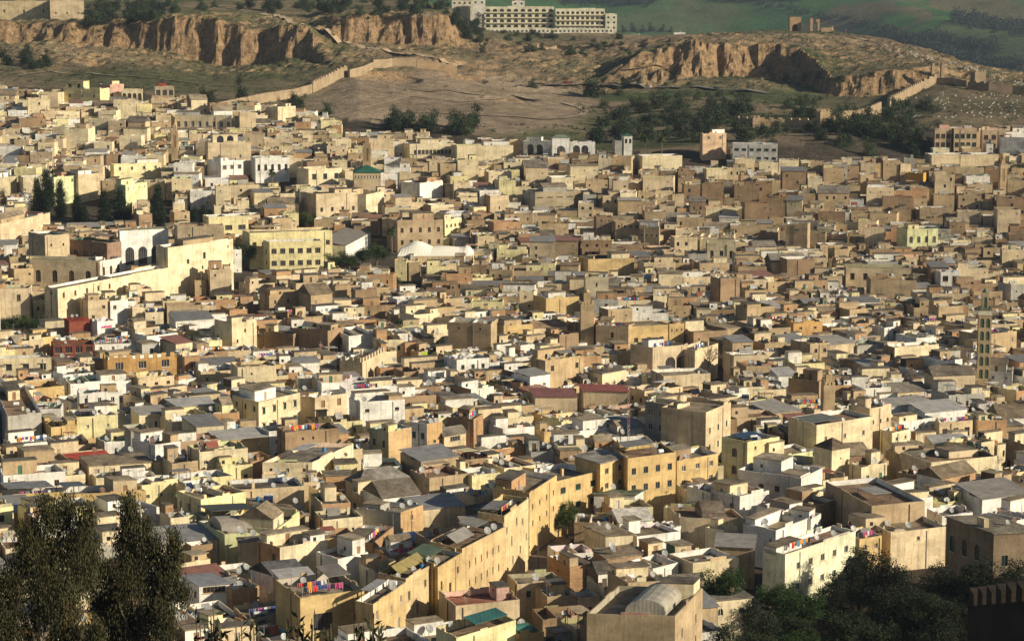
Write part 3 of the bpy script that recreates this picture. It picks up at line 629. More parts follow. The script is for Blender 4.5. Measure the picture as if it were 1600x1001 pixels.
B('cream house with a walled yard and long bright flank', 'bright cream flank', 'c', (410, 722, 488, 722, 552, 692), 9, R=N_, L=w(3, 1, .7, .8))
B('house beneath a wide grey hipped canopy', 'grey hipped canopy', 's', (540, 748, 560, 757, 640, 745), 7, roof='pyramid', roofcol=(.30, .28, .25), R=w(4, 1, .7, .9, 'rect', .6))
B('tall house with grey windowed front and brick flank', 'grey windowed front', 'g', (577, 668, 607, 675, 643, 667), 12, colL=(.36, .36, .25), colR=(.55, .38, .2), L=w(2, 2, 1, 1.6, 'rect', 2.2, 4), R=N_)
B('tall house with white windowed front and orange brick flank', 'white windowed front', 'w', (640, 658, 667, 662, 691, 658), 12, colR=(.52, .34, .17), L=w(2, 2, 1.1, 1.5, 'rect', 2.2, 4), R=w(1, 1, .8, .7, 'rect', 4))
B('tan house with open gabled loft beside the tall white front', None, 's', (688, 674, 694, 682, 728, 676), 9, roof='gable', roofcol=(.30, .27, .23), R=w(1, 1, 3, 1.2, 'rect', .3))
B('tall bare brick flank house right of the gabled loft', None, 'r', (722, 651, 740, 655, 755, 646), 12, wallmat='brickwork', L=N_, R=N_)
B('cream three-storey house with hooded windows', 'hooded-window house', 'c', (366, 616, 404, 628, 469, 613), 12, L=w(3, 1, .9, 1.2), R=w(4, 3, 1.1, 1.7, 'hood', 1.5, 3.8), rooms=[(.1, .6, .3, .9, 2.6, 'w')])
B('tan house with a red door right of the hooded windows', None, 's', (469, 618, 492, 621, 542, 614), 10, R=w(2, 1, 1.2, 1.8, 'door', 1))
B('tan house with toothed parapet', 'toothed parapet house', 's', (535, 560, 566, 566, 602, 548), 9, crenel=True, R=N_)
B('broad brown house with green-edged roof and two side windows', 'green-edged brown house', 'b', (455, 508, 459, 512, 512, 517), 11, inner=(.1, .2, .14), L=N_, R=N_)
B('dark-walled house left of the green-edged brown house', None, 'b', (410, 515, 412, 518, 458, 522), 9, R=N_, L=N_)
B('tall plain tan block in the middle left', 'tall tan block', 't', (670, 506, 700, 503, 767, 506), 14, R=w(2, 1, .8, .8), L=N_)
B('house with pale plastered bay and dark balcony', None, 'w', (520, 513, 545, 525, 578, 518), 10, L=w(1, 1, 3, 2.5, 'rect', 1.5), R=N_)
B('cream house with three tall windows', 'three-window cream house', 'c', (922, 580, 941, 584, 979, 577), 9, R=w(3, 1, .9, 2, 'rect', 2.5), L=w(1, 1, 1, 1), roof='slab')
B('tall cream house with shaded windowed front', 'tall cream house', 'c', (1008, 626, 1058, 634, 1078, 628), 15, colL=(.33, .31, .27), L=w(3, 2, 1.2, 1.6, 'rect', 1.6, 3.6), R=w(1, 3, .7, .9, 'rect', 2, 4))  # shade of the left front is put into its grey colour
B('low cream wing below the tall cream house', None, 'c', (1000, 650, 1014, 656, 1060, 655), 10, R=w(2, 1, .9, 1.1, 'rect', 3))
B('tall tan house with irregular bright flank', 'tall tan flank house', 's', (1095, 640, 1103, 644, 1142, 628), 15, R=w(3, 2, .9, 1.4, 'rect', 4, 4))
B('yellow house with solar panels and arched shaded windows', 'solar-panel house', 'y', (1145, 686, 1168, 690, 1218, 682), 11, L=w(1, 2, 1.6, 2, 'arch', 2, 4), R=w(2, 1, .6, .8), rooms=[(.1, .8, .3, .8, 1.0, (.03, .06, .12), 'canopy')])
B('white villa with walled roof terrace', 'white villa', 'w', (1149, 728, 1153, 733, 1252, 747), 10, R=w(4, 1, 1.2, 1.2, 'rect', 2.4, 3, .0, 1.), inner=(.7, .7, .66), roofcol=(.45, .43, .38), rooms=[(.1, .55, .4, .95, 2.8, 'w'), (.65, .97, .05, .5, 1.2, 'w')])
B('cream tower house under a brown pyramid roof', 'pyramid-roofed tower', 'c', (1273, 696, 1300, 703, 1328, 698), 12, roof='pyramid', roofcol=(.20, .15, .11), L=N_, R=w(1, 1, .4, .4, 'hole', 2))
B('large cream house with a tall blank front', 'large blank cream house', 'c', (1232, 652, 1276, 664, 1364, 650), 13, R=w(3, 1, .8, 1.2, 'rect', 3, 3, 0, 1), L=N_, rooms=[(.0, .55, .2, .95, 1.0, (.16, .16, .14), 'canopy')])
B('tower-like tan house with bracketed balcony', 'bracketed balcony house', 's', (1350, 633, 1359, 638, 1393, 632), 14, R=w(3, 3, .8, 1.0, 'rect', 3, 3.4), rooms=[(.05, .3, .3, .7, 2.8, 's')])
B('cream annex right of the bracketed balcony', None, 'c', (1385, 668, 1394, 676, 1422, 670), 9, R=w(2, 1, .7, .8))
B('white courtyard house with small square windows', 'white courtyard house', 'w', (1400, 656, 1405, 660, 1462, 652), 9, R=w(6, 1, .5, .6, 'hole', 1.6), L=N_)
B('tan barn-like house right of the white courtyard', None, 's', (1462, 654, 1468, 660, 1520, 656), 9, R=w(3, 1, 1.4, 2.2, 'rect', 1.6))
B('cream box house with black side and tall door', None, 'c', (1330, 722, 1346, 730, 1386, 722), 9, R=w(2, 1, 1, 2.4, 'door', 2), L=N_)
B('lime-yellow low house left of the pyramid-roofed tower', None, 'l', (1198, 700, 1214, 714, 1270, 704), 8, R=N_)
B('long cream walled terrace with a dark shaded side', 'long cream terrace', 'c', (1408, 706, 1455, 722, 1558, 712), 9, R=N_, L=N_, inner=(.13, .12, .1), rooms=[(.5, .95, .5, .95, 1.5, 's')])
B('white-lime house on a long bright wall above the trees', 'long white-lime wall', (.72, .70, .50), (1192, 856, 1227, 866, 1337, 829), 11, R=w(5, 2, 1.3, 1.3, 'rect', 2.2, 3.8, .1, .95), L=N_, roofcol=(.4, .27, .2), rooms=[(.0, .35, .4, .95, 1.4, 'w')])
B('small ochre house above the bottom right trees', None, 'o', (1335, 834, 1343, 842, 1378, 836), 8, R=w(2, 1, .8, 1))
B('low tan ruin wall beside the old mansion', None, 's', (1388, 824, 1392, 832, 1478, 822), 8, R=w(1, 1, .7, .8), roof='flat', inner=(.8, .78, .7))
B('bright white terrace wall house on the right', 'bright white terrace wall', 'w', (1345, 776, 1356, 784, 1458, 776), 8, R=N_, L=N_, roofcol=(.5, .48, .4))
B('old mansion with flat weathered roof and arched dark windows', 'old mansion', 'd', (1479, 808, 1553, 834, 1625, 831), 14, L=w(3, 1, 1.4, 3, 'arch', 3, 3, .0, .8), R=w(2, 1, 1.2, 2, 'rect', 4), roof='slab', roofcol=(.30, .27, .21), rooms=[(.1, .2, .3, .45, 1.6, 's', 'chimney')])
B('dark-sided house left of the bright white terrace wall', None, 't', (1290, 752, 1362, 790, 1380, 782), 11, L=w(3, 1, .7, 1, 'rect', 2), R=N_)
B('brown flat-roofed house with one chimney', None, 's', (1305, 820, 1352, 834, 1415, 828), 7, roofcol=(.33, .22, .17), L=N_, R=N_, par=.3)
B('white house in the right background of the terraces', None, 'w', (1468, 800, 1472, 806, 1520, 800), 7, R=w(1, 1, .8, .8))
B('grey sheet-roofed white house near the right edge', None, 'w', (1530, 775, 1535, 780, 1610, 770), 8, roof='sheet', roofcol=(.28, .25, .22), R=N_)
# middle left
B('white and cream houses front with three shaded windows', None, 'c', (-20, 556, 0, 560, 80, 558), 9, R=w(3, 2, 1.6, 1.8, 'hood', 1.6, 4))
B('orange house with toothed terrace walls', 'orange toothed house', 'O', (160, 558, 168, 563, 276, 556), 9, crenel=True, R=w(3, 1, 2.2, 2.0, 'rect', .8))
B('red-brown house above the left houses', 'red-brown house', 'R', (100, 498, 108, 502, 140, 500), 9, roof='slab', roofcol=(.4, .08, .05))
B('white house with a pink banner wall', None, 'w', (140, 500, 152, 503, 180, 500), 9, R=(1, 1, 3.6, .6, 'shut', 1.4), frame=(.6, .08, .25))
B('terracotta pillared house with a blue shutter', None, 'R', (80, 537, 83, 540, 147, 538), 7, R=w(4, 1, 2, 1.9, 'rect', .4), frame=(.3, .14, .07))
B('low white house with three small windows beside the red-brown house', None, 'w', (146, 535, 148, 538, 205, 536), 7, R=w(3, 1, .8, 1, 'rect', .8))
B('cream house with doors and a pale blue window', None, 'c', (131, 722, 139, 728, 236, 722), 8, R=w(4, 1, 1.1, 1.8, 'door', .8), roof='slab')
B('house with a red sheet roof left of the cream doors', 'red sheet roof', 's', (105, 722, 112, 727, 180, 720), 6, roof='sheet', roofcol=(.45, .07, .04))
B('dark tall flank house at the left edge', None, 'g', (-10, 606, 12, 650, 60, 636), 11, L=N_, R=N_)
B('white terrace house with three windows below the long white terrace', None, 'w', (120, 610, 124, 615, 186, 612), 8, R=w(3, 1, .9, 1.3, 'rect', 1.2))
B('long white terrace house on the left slope', None, 'w', (106, 596, 110, 600, 205, 594), 7, R=N_)
B('cream house above the long white terrace', None, 's', (210, 585, 216, 592, 272, 586), 8, R=w(3, 1, 1, .8))
B('house with lime green ivy panel', None, 't', (650, 545, 654, 550, 676, 546), 7, R=(1, 1, 3.5, 2.6, 'shut', .3), frame=(.35, .5, .05))
B('ochre hall with three tall doors and slit windows', 'ochre hall', 'o', (975, 512, 984, 510, 1044, 507), 11, L=N_, R=w(3, 1, 1.3, 2.4, 'rect', 3.6), rooms=[(.1, .95, .2, .9, .6, (.4, .4, .38))])
B('ochre wing right of the ochre hall', None, 'o', (1042, 508, 1046, 506, 1069, 505), 11, R=w(3, 1, .5, .8, 'rect', 1.6), L=N_)
B('shaded tan block left of the ochre hall', None, 't', (928, 510, 931, 508, 982, 510), 11, R=w(1, 1, 1, 1.8, 'rect', 2), L=N_)
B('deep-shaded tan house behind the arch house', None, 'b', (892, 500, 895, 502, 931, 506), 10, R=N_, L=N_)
B('tan palace house with one great arch over a garden', 'great arch house', 's', (1015, 544, 1020, 543, 1074, 538), 11, R=w(2, 1, 3.4, 4.4, 'arch', 3.2, 3, .35, 1.), L=N_)
B('dark-flanked block right of the great arch', None, 's', (1070, 540, 1086, 548, 1122, 536), 10, L=N_, R=N_)
B('house with a wide red awning roof', 'red awning', 's', (905, 604, 912, 610, 982, 612), 8, roof='sheet', roofcol=(.30, .09, .07))
B('house with a dull red sheet roof', None, 's', (828, 612, 836, 620, 902, 620), 8, roof='sheet', roofcol=(.24, .10, .08))
B('dark walled house with a pale yellow inner terrace', None, 'b', (1228, 588, 1232, 590, 1280, 596), 10, R=N_, L=N_, inner=(.7, .66, .35))
B('ochre-orange house in the right middle distance', None, 'O', (1235, 502, 1240, 505, 1285, 503), 9, R=w(2, 1, 1, .8))
B('white box house right of the ochre-orange house', None, 'w', (1378, 508, 1382, 512, 1414, 508), 8, R=w(1, 1, 1, 1.2))
B('white stepped house below the green-tiled minaret', None, 'w', (1518, 574, 1522, 578, 1582, 582), 8, R=w(3, 1, .8, .8))
# palace complex
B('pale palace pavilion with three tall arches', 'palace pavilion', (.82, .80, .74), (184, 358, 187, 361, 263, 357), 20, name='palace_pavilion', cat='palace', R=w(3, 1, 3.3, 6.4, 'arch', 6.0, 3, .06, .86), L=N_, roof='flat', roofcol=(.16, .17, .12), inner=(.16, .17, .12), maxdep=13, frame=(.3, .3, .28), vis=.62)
B('tall blank palace block at the end of the palace wall', 'tall palace block', 'c', (255, 382, 262, 387, 364, 373), 18.5, name='palace_block', cat='palace', L=N_, R=[(.3, 1.2, 5, 1.6), (.55, 1.4, 3.4, 2.2), (.92, .7, 2, 1), (.7, .9, 9, 1.2), (.78, .9, 8.8, 1.2), (.86, .9, 8.7, 1.2), (.94, .8, 8.6, 1.2), (.52, .9, 8, 1.2)], maxdep=9, vis=.9)
B('tan upper range behind the tall palace block', None, 's', (272, 350, 277, 353, 350, 353), 22, name='palace_range', cat='palace', L=N_, R=w(2, 1, .6, .8, 'hole', 3), maxdep=10)
B('long plain palace wall rising to the right', 'long palace wall', 'c', (60, 444, 90, 451, 263, 418), 13, name='palace_wall', cat='wall', R=w(5, 1, 1.1, 1.7, 'rect', 1.6, 3, 0, .5), L=w(1, 1, 1, 1), maxdep=7, vis=.85)
B('low palace range with arched windows', 'arched palace range', 's', (24, 398, 46, 405, 150, 407), 13, name='palace_range', cat='palace', R=w(4, 1, 1.9, 4.2, 'arch', 3.6), L=w(1, 1, 1.5, 2.6, 'rect', 5), maxdep=10, vis=.7)
B('octagonal-looking palace block with plain walls', None, 's', (44, 362, 70, 368, 108, 366), 20, name='palace_block', cat='palace', L=w(1, 1, .6, 1, 'hole', 3), R=w(2, 1, .6, 1, 'hole', 3), roofcol=(.12, .15, .1), maxdep=13, vis=.5)
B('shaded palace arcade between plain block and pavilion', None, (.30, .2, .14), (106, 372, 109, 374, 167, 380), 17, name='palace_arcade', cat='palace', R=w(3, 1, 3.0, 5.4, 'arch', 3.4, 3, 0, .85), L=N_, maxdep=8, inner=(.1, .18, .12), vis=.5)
B('white arcaded wing below the palace pavilion', None, 'w', (152, 401, 156, 408, 190, 402), 13, name='palace_wing', cat='palace', R=w(3, 1, 1.5, 3.4, 'arch', 2.2), L=N_, maxdep=8)
B('cream palace front with tall windows at the left edge', None, 's', (-20, 452, 45, 450, 92, 451), 12, L=w(2, 1, 1.2, 2.2, 'rect', 2), R=w(1, 1, 1.2, 2.2, 'rect', 2))
B('broad palace wall with brown stains behind the cypresses', None, 's', (-30, 345, 0, 350, 78, 332), 14, R=N_, L=N_)
B('pale weathered wall house at the far left edge', None, (.5, .43, .28), (-20, 276, -4, 278, 26, 275), 13, R=N_, L=N_)
B('cream house behind the cypress group', None, 'c', (30, 276, 36, 277, 80, 276), 13, R=w(1, 1, .6, 1))
B('pale green-yellow block behind the cypresses', None, 'l', (80, 276, 84, 277, 122, 274), 13, R=w(2, 1, 1, 1.2))
B('pink-tan plain block behind the cypresses', None, 's', (118, 272, 122, 273, 160, 270), 13, R=N_)
B('lime-yellow house between cypress groups', None, 'l', (190, 286, 196, 289, 230, 284), 12, R=w(4, 1, .7, 1.0), L=N_)
B('lemon school building with rows of triple windows', 'lemon school', 'y', (386, 363, 390, 364, 519, 360), 14, R=w(9, 1, 1.6, 1.8, 'rect', 3.6), L=N_, maxdep=12, roofcol=(.4, .36, .28), name='school', cat='school', vis=.85)
B('lower front wing of the lemon school', None, 'y', (404, 380, 421, 378, 503, 376), 12, R=w(6, 2, 2.0, 2.0, 'rect', 2.6, 4.6), L=w(1, 2, 1.4, 2, 'rect', 3, 4), maxdep=8, name='school', cat='school', vis=.85)
B('long grey-roofed shed with white windowed side', None, 'w', (519, 372, 540, 384, 579, 363), 7, roof='sheet', roofcol=(.25, .22, .18), R=w(10, 1, .8, 1, 'rect', .6))
B('lemon-white house with wide windows left of the school', None, 'y', (322, 338, 326, 339, 388, 337), 12, R=w(3, 1, 3, 2, 'rect', 3.6), maxdep=10)
B('tall tan mansion with deep shaded recess', 'tall tan mansion', 's', (486, 303, 494, 303, 560, 300), 16, R=w(4, 2, 1.2, 1.8, 'rect', 6, 4.6), L=N_, maxdep=14)
B('bright cream wing of the tall tan mansion', None, 'c', (556, 305, 572, 304, 600, 299), 15, L=N_, R=N_, maxdep=14)
B('tan riad with dark pergola above the white tent roof', 'pergola riad', 't', (618, 346, 621, 345, 692, 343), 13, R=w(5, 2, 1.2, 2.0, 'rect', 3, 5), L=N_, maxdep=14)
B('lemon house with a row of square windows', None, 'y', (690, 343, 695, 344, 721, 340), 11, R=w(4, 1, 1.2, 1.4, 'rect', 2), L=N_, maxdep=12)
B('mosque with green tiled roof and a row of slit windows', 'green-roofed mosque', 's', (545, 270, 553, 270, 595, 270), 13, roof='green', roofcol=(.03, .13, .08), R=w(9, 1, .7, 1.5, 'rect', 1.2), name='mosque', cat='mosque', maxdep=16)
B('cream house with three brown square windows', None, 'c', (478, 264, 482, 264, 534, 262), 12, R=w(3, 1, 2, 2.6, 'rect', 2.4), L=N_)
B('white house with arched windows beside palms', 'arched white house', 'w', (395, 246, 399, 247, 452, 246), 12, R=w(5, 1, 1.4, 3, 'arch', 3), L=N_)
B('white house with bay windows in the far left town', None, 'w', (340, 252, 345, 252, 380, 250), 12, R=w(3, 1, 2, 2, 'rect', 2))
B('yellow house with a row of windows beside far white houses', None, 'y', (172, 256, 178, 257, 252, 254), 11, R=w(4, 1, 1.2, 1.6))
B('plain white block in the far centre of the town', None, 'w', (652, 286, 656, 286, 692, 283), 11, R=N_)
B('grey slotted building in the centre distance', 'grey slotted building', 'g', (830, 300, 836, 300, 898, 298), 12, colR=(.36, .30, .2), R=w(4, 3, 3.0, .5, 'rect', 2.4, 4.4), L=N_)
B('tan brick tower house with two columns of windows', None, 'b', (928, 338, 932, 339, 957, 339), 15, R=w(2, 3, .8, 1), L=N_)
B('tan house with a white terrace box on top', None, 't', (958, 346, 962, 347, 1000, 347), 14, R=w(4, 1, .8, 1.2), L=N_)
B('white-topped house right of the brick tower house', None, 't', (996, 353, 999, 354, 1030, 355), 13, R=w(4, 1, .7, 1, 'rect', 3), L=N_, rooms=[(.0, .95, .3, .9, 3.2, 'w')])
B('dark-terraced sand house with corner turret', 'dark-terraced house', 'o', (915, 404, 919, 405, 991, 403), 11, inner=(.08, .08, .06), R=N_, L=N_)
B('sand house with three arched windows', 'three-arch sand house', 'c', (1100, 378, 1105, 379, 1150, 380), 13, R=w(3, 1, 1.4, 3, 'arch', 3), L=N_)
B('tall plain tan block with bright right flank', 'bright-flanked tan block', 't', (1228, 350, 1262, 351, 1266, 347), 17, R=N_, L=w(1, 1, 2, .6, 'rect', 2), maxdep=12)
B('pale lime house with arched windows in the right distance', 'pale lime arched house', 'l', (1412, 357, 1418, 358, 1466, 357), 15, R=w(4, 1, 1.5, 2.8, 'arch', 3), L=N_)
B('pillared-window sand house on the right', 'pillared sand house', 's', (1318, 418, 1322, 418, 1424, 420), 12, R=w(5, 1, 1.6, 2.4, 'rect', 2), L=N_)
B('broad plain sand hall in front of the pillared house', None, 't', (1356, 436, 1361, 437, 1432, 438), 12, R=N_, L=N_)
B('white-turquoise terraced house with dark balcony', None, 'w', (1466, 424, 1470, 425, 1500, 425), 12, R=w(2, 1, 2, 2, 'rect', 1.4), L=N_)
B('orange-yellow house in the far right town', 'orange-yellow house', (.70, .36, .05), (1414, 270, 1418, 270, 1443, 271), 9, R=N_, L=N_)
B('pale ochre wall house with a square tower', None, 'o', (848, 465, 853, 466, 905, 463), 11, R=N_, L=N_)
B('tall tan building with a bright front and brown flank', None, 'b', (1110, 432, 1126, 435, 1146, 436), 15, R=N_, L=N_)
B('dark block with white lower terrace', None, 'b', (1226, 404, 1230, 405, 1273, 404), 13, R=N_, L=N_)
B('pink-tan three-storey apartment block by the far trees', 'pink-tan apartments', 'p', (1459, 200, 1461, 201, 1487, 201), 15, R=w(3, 3, 2.0, 2.4, 'rect', 2.6, 4.2), L=N_, colR=(.50, .38, .25))
B('middle pink-tan apartment block between its two neighbours', None, 'p', (1489, 200, 1491, 201, 1527, 201), 15, R=w(4, 3, 2.0, 2.4, 'rect', 2.6, 4.2), L=N_, colR=(.50, .38, .25))
B('pink-tan apartment block beside the right edge', None, 'p', (1532, 202, 1535, 203, 1571, 203), 13, R=w(3, 2, 2.2, 2.4, 'rect', 2.6, 4.2), L=N_, colR=(.50, .38, .25))
B('pale turquoise-white block at the right edge', None, 'w', (1560, 214, 1563, 215, 1612, 216), 12, R=N_, L=N_)
B('long tan wall building below the apartments', None, 's', (1452, 241, 1456, 242, 1560, 241), 9, R=N_, L=N_)
B('pink-orange house among the far trees', 'pink-orange house', (.58, .41, .27), (1094, 208, 1098, 209, 1135, 208), 13, R=w(2, 1, 1.2, 1.6), L=w(2, 1, 1, 1))
B('white terraced flats right of the pink-orange house', None, 'w', (1140, 224, 1145, 225, 1215, 226), 12, R=w(6, 2, 2.2, 1.2, 'rect', 2, 4), L=N_)
B('yellow-topped strip building by the far palms', None, 'c', (1000, 243, 1004, 244, 1066, 243), 9, R=N_, L=N_)
B('white tower with green pyramid roof', 'green-capped white tower', 'w', (972, 212, 975, 212, 988, 212), 14, roof='green', roofcol=(.03, .14, .08), R=w(2, 1, 1.2, 2, 'rect', 1.6), L=N_)
B('grey tower block beside the green-capped tower', None, 'g', (958, 220, 961, 220, 972, 220), 13, R=N_, L=N_)
B('white gate pavilion with green-grey pyramid roof', 'white gate pavilion', 'w', (861, 214, 863, 215, 890, 215), 14, roof='green', roofcol=(.20, .24, .18), R=w(1, 1, 4, 7, 'arch', 4), L=N_, name='gate_pavilion', cat='gate')
B('white arcaded wing right of the gate pavilion', None, 'w', (888, 221, 891, 222, 930, 222), 9, R=w(6, 1, 3.4, 5.4, 'arch', 1.6), L=N_, maxdep=8)
B('white arcaded wing left of the gate pavilion', None, 'w', (815, 220, 818, 220, 861, 221), 9, R=w(6, 1, 3.4, 5.4, 'arch', 1.6), L=N_, maxdep=8)
B('long white building with a row of small windows', 'long white windowed building', 'c', (636, 225, 640, 225, 712, 224), 11, R=w(12, 1, 1.6, 2.2, 'rect', 3), L=N_)
B('long plain cream hall right of the windowed building', None, 'c', (710, 228, 714, 228, 802, 227), 11, R=N_, L=N_)
B('arcaded house with five rooftop arches', 'five-arch house', 's', (320, 222, 325, 223, 392, 222), 13, R=w(2, 1, 1, 1.6, 'rect', 6), L=N_, rooms=[(.12, .7, .1, .8, 5, 'c', 'room', (5, 1, 3.2, 4.0, 'arch', .6))])
B('long cream house with arched windows in the far town', None, 'c', (268, 179, 273, 180, 362, 181), 11, R=w(8, 1, 1.8, 3, 'arch', 3), L=N_)
B('lemon-white villa at the foot of the green slope', 'lemon villa', 'y', (96, 138, 99, 138, 156, 139), 11, R=w(3, 1, 1.6, 2, 'rect', 3), L=N_, rooms=[(.0, .5, .2, .8, 5, 'y', 'room', (2, 1, 2, 2.6, 'rect', 1.4))])
B('cream villa with a row of dark arches under the slope', None, 'c', (188, 140, 190, 140, 222, 140), 9, R=w(4, 1, 2, 4, 'arch', 2), L=N_)
B('house with a red pavilion at the edge of the slope', 'red pavilion house', 's', (240, 134, 242, 135, 272, 135), 11, R=w(3, 1, 2.4, 3, 'rect', 2), L=N_, rooms=[(.15, .6, .1, .8, 3, (.45, .1, .06))])
B('pink house left of the red pavilion house', None, 'p', (152, 131, 154, 131, 172, 132), 9, R=w(2, 1, 1.4, 1.6), L=N_)
B('cream box house at the end of the rampart', None, 'c', (418, 167, 434, 167, 462, 166), 12, L=N_, R=N_)
# ---------------------------------------------------------------- place the catalogue
def regular(q, maxdep):
    c, r, d, l = [Vector(p) for p in q]; er = r-c; el = l-c
    main_r = er.length >= el.length*.9
    m, o = (er, el) if main_r else (el, er)
    if m.length < 2.5: m = m.normalized()*2.5
    mh = m.normalized(); n = Vector((-mh.y, mh.x)) if main_r else Vector((mh.y, -mh.x))
    dp = o.dot(n); al = o.dot(mh); dflt = maxdep or min(max(m.length*.8, 7), 12)
    if dp < 4.5: dp = dflt; al = max(-1.5, min(1.5, al))
    if maxdep and dp > maxdep: al *= maxdep/dp; dp = maxdep
    if dp > 30: dp = 30
    al = max(-.35*dp, min(.35*dp, al)); o2 = n*dp+mh*al
    er, el = (m, o2) if main_r else (o2, m)
    return [tuple(c), tuple(c+er), tuple(c+er+el), tuple(c+el)]
CLEAR = []
SPECS = []     # dict per building: q, zt, hero info
for h in HERO:
    label, anchor, col, pts, H, name, cat, L, R, md, k = h
    q, z = q3(*pts[:6], H); q = regular(q, md); vis_ = k.pop('vis', .5 if pts[3] < 700 else .3)
    pj = [proj(*p_, z) for p_ in (q[0], q[1], q[3])]; Ym = min(p_[1] for p_ in q)
    CLEAR.append((min(p_[0] for p_ in pj), max(p_[0] for p_ in pj), Ym+4, max(pts[1], pts[3], pts[5])+vis_*H*F/Ym))
    SPECS.append(dict(q=q, zt=z, hero=h, H=H))
def ctr(q): return (sum(p[0] for p in q)/4, sum(p[1] for p in q)/4)
def sat(a, b, sh=.0):
    for q in (a, b):
        for i in range(4):
            ex, ey = q[(i+1) % 4][0]-q[i][0], q[(i+1) % 4][1]-q[i][1]; L = math.hypot(ex, ey) or 1; nx, ny = ey/L, -ex/L
            pa = [p[0]*nx+p[1]*ny for p in a]; pb = [p[0]*nx+p[1]*ny for p in b]
            if max(pa) <= min(pb)+sh or max(pb) <= min(pa)+sh: return False
    return True
GRID = {}
def gkeys(q):
    x0 = min(p[0] for p in q); x1 = max(p[0] for p in q); y0 = min(p[1] for p in q); y1 = max(p[1] for p in q)
    return [(i, j) for i in range(int(x0//16), int(x1//16)+1) for j in range(int(y0//16), int(y1//16)+1)]
def gadd(q):
    for k in gkeys(q): GRID.setdefault(k, []).append(q)
def clash(q, sh):
    seen = set()
    for k in gkeys(q):
        for o in GRID.get(k, ()):
            if id(o) in seen: continue
            seen.add(id(o))
            if sat(q, o, sh): return True
    return False
for s in SPECS: gadd(s['q'])
# towers of other kinds reserve their ground too
def sq(x, y, s, a=0):
    c, n = math.cos(a), math.sin(a); return [(x+u*c-v*n, y+u*n+v*c) for u, v in ((-s, -s), (s, -s), (s, s), (-s, s))]
MIN = []
for (px, py, H, wd, ang, lab, kind) in ((1539, 484, 25, 3.6, -.12, 'tall square minaret with green-tiled arched panels', 'green'), (917, 474, 17, 4.0, .05, 'plain tan square tower with a small lantern', 'plain'),
        (1294, 600, 13, 3.0, .1, 'small cream minaret beside the dark walled house', 'plain'), (273, 206, 17, 3.2, .0, 'slim minaret with slit panel in the far left town', 'panel'),
        (574, 226, 18, 3.8, -.1, 'tan minaret behind the green-roofed mosque', 'panel'), (1567, 258, 15, 3.0, .1, 'small minaret near the far right edge', 'panel')):
    p = hit(px, py, H); MIN.append((p, H, wd, ang, lab, kind)); CLEAR.append((px-12, px+12, p[1], py+H*.85*F/p[1])); gadd(sq(p[0], p[1], wd/2+.4, ang))
STREET = [hit(px, py, 0)[:2] for px, py in ((905, 806), (880, 826), (852, 862), (822, 905), (790, 960), (745, 1040))]
for a, b in zip(STREET, STREET[1:]):
    n = int(math.dist(a, b)/3)+1
    for i in range(n):
        x, y = lerp2(a, b, i/n); gadd(sq(x, y, 3.4, .5))
# gardens and squares where no house stands: (px, py at roof height, rx, ry)
for c_ in ((45, 142, 1040, 348), (150, 208, 1040, 350), (232, 264, 1040, 350), (294, 330, 1030, 352), (362, 398, 800, 415), (505, 600, 830, 412), (620, 736, 850, 402), (0, 70, 720, 512), (600, 655, 760, 455)): CLEAR.append(c_)
HOLES = [(380, 400, 22, 35), (560, 398, 52, 20), (30, 500, 48, 16), (630, 440, 26, 14), (487, 345, 24, 14), (610, 368, 18, 14), (675, 390, 62, 14), (1110, 570, 34, 18), (1055, 565, 40, 14), (1140, 895, 30, 30), (425, 278, 30, 10),
         (1060, 225, 70, 26), (930, 215, 36, 14), (1385, 225, 75, 18), (1250, 235, 40, 14), (1180, 205, 150, 14), (650, 195, 110, 10), (730, 205, 60, 10), (1330, 195, 110, 14), (380, 150, 60, 10), (1145, 712, 16, 20), (1590, 720, 16, 10), (190, 270, 10, 6)]
def theta(px, py):
    if py > 690 and px > 1120: t = 38
    elif py > 480: t = 27 if px < 950 else 19
    elif px < 600: t = 17
    elif px < 820: t = 10
    else: t = 2
    if py < 260: t = 3
    return t
NB_ = 46
BS = [(RS.uniform(-.26, .26), RS.uniform(330, 1340)) for _ in range(230)]
BS = [(a*y, y) for a, y in BS]; bsx = np.array(BS)
BANG = []
for x, y in BS:
    px, py = proj(x, y, T(x, y)+9); BANG.append(math.radians(theta(px, py)+RS.normal(0, 7)))
def edge_ok(px, pyg): return pyg > np.interp(px, PXC, [t[0] for t in T_EDGE])+1
def region_ok(x, y, H):
    z = T(x, y); px, py = proj(x, y, z+H); pg = proj(x, y, z)[1]
    if px < -60 or px > 1660 or py > 1040: return False
    if not edge_ok(px, py-1): return False
    if px > 1110 and pg > np.interp(px, [1110, 1180, 1230, 1340, 1480, 1600], [1040, 930, 890, 872, 868, 868]): return False
    for (hx, hy, rx, ry) in HOLES:
        if abs(px-hx) < rx+8 and py < hy+ry and pg > hy-.1*ry: return False
    return True
def pal_for(px, py):
    r = random.random()
    if py > 480 and px < 900: ws = 'cccwwwtssyorgb'
    elif py > 560: ws = 'ccccwwwwttssbbyg'
    elif px > 850: ws = 'ttttttssssbbbcwcg'
    elif py < 330: ws = 'tsssscccccwwyb'
    else: ws = 'ttttssssccwwbbyr'
    return random.choice(ws)
FILL = []
def rnd_h(py):
    h = random.gauss(7.7, 1.35) if py > 480 else random.gauss(8.2, 1.8)
    if random.random() < .07: h += random.uniform(2, 4.5)
    if py < 520: h += random.uniform(0, 1.5)
    return max(4.5, min(17, h))
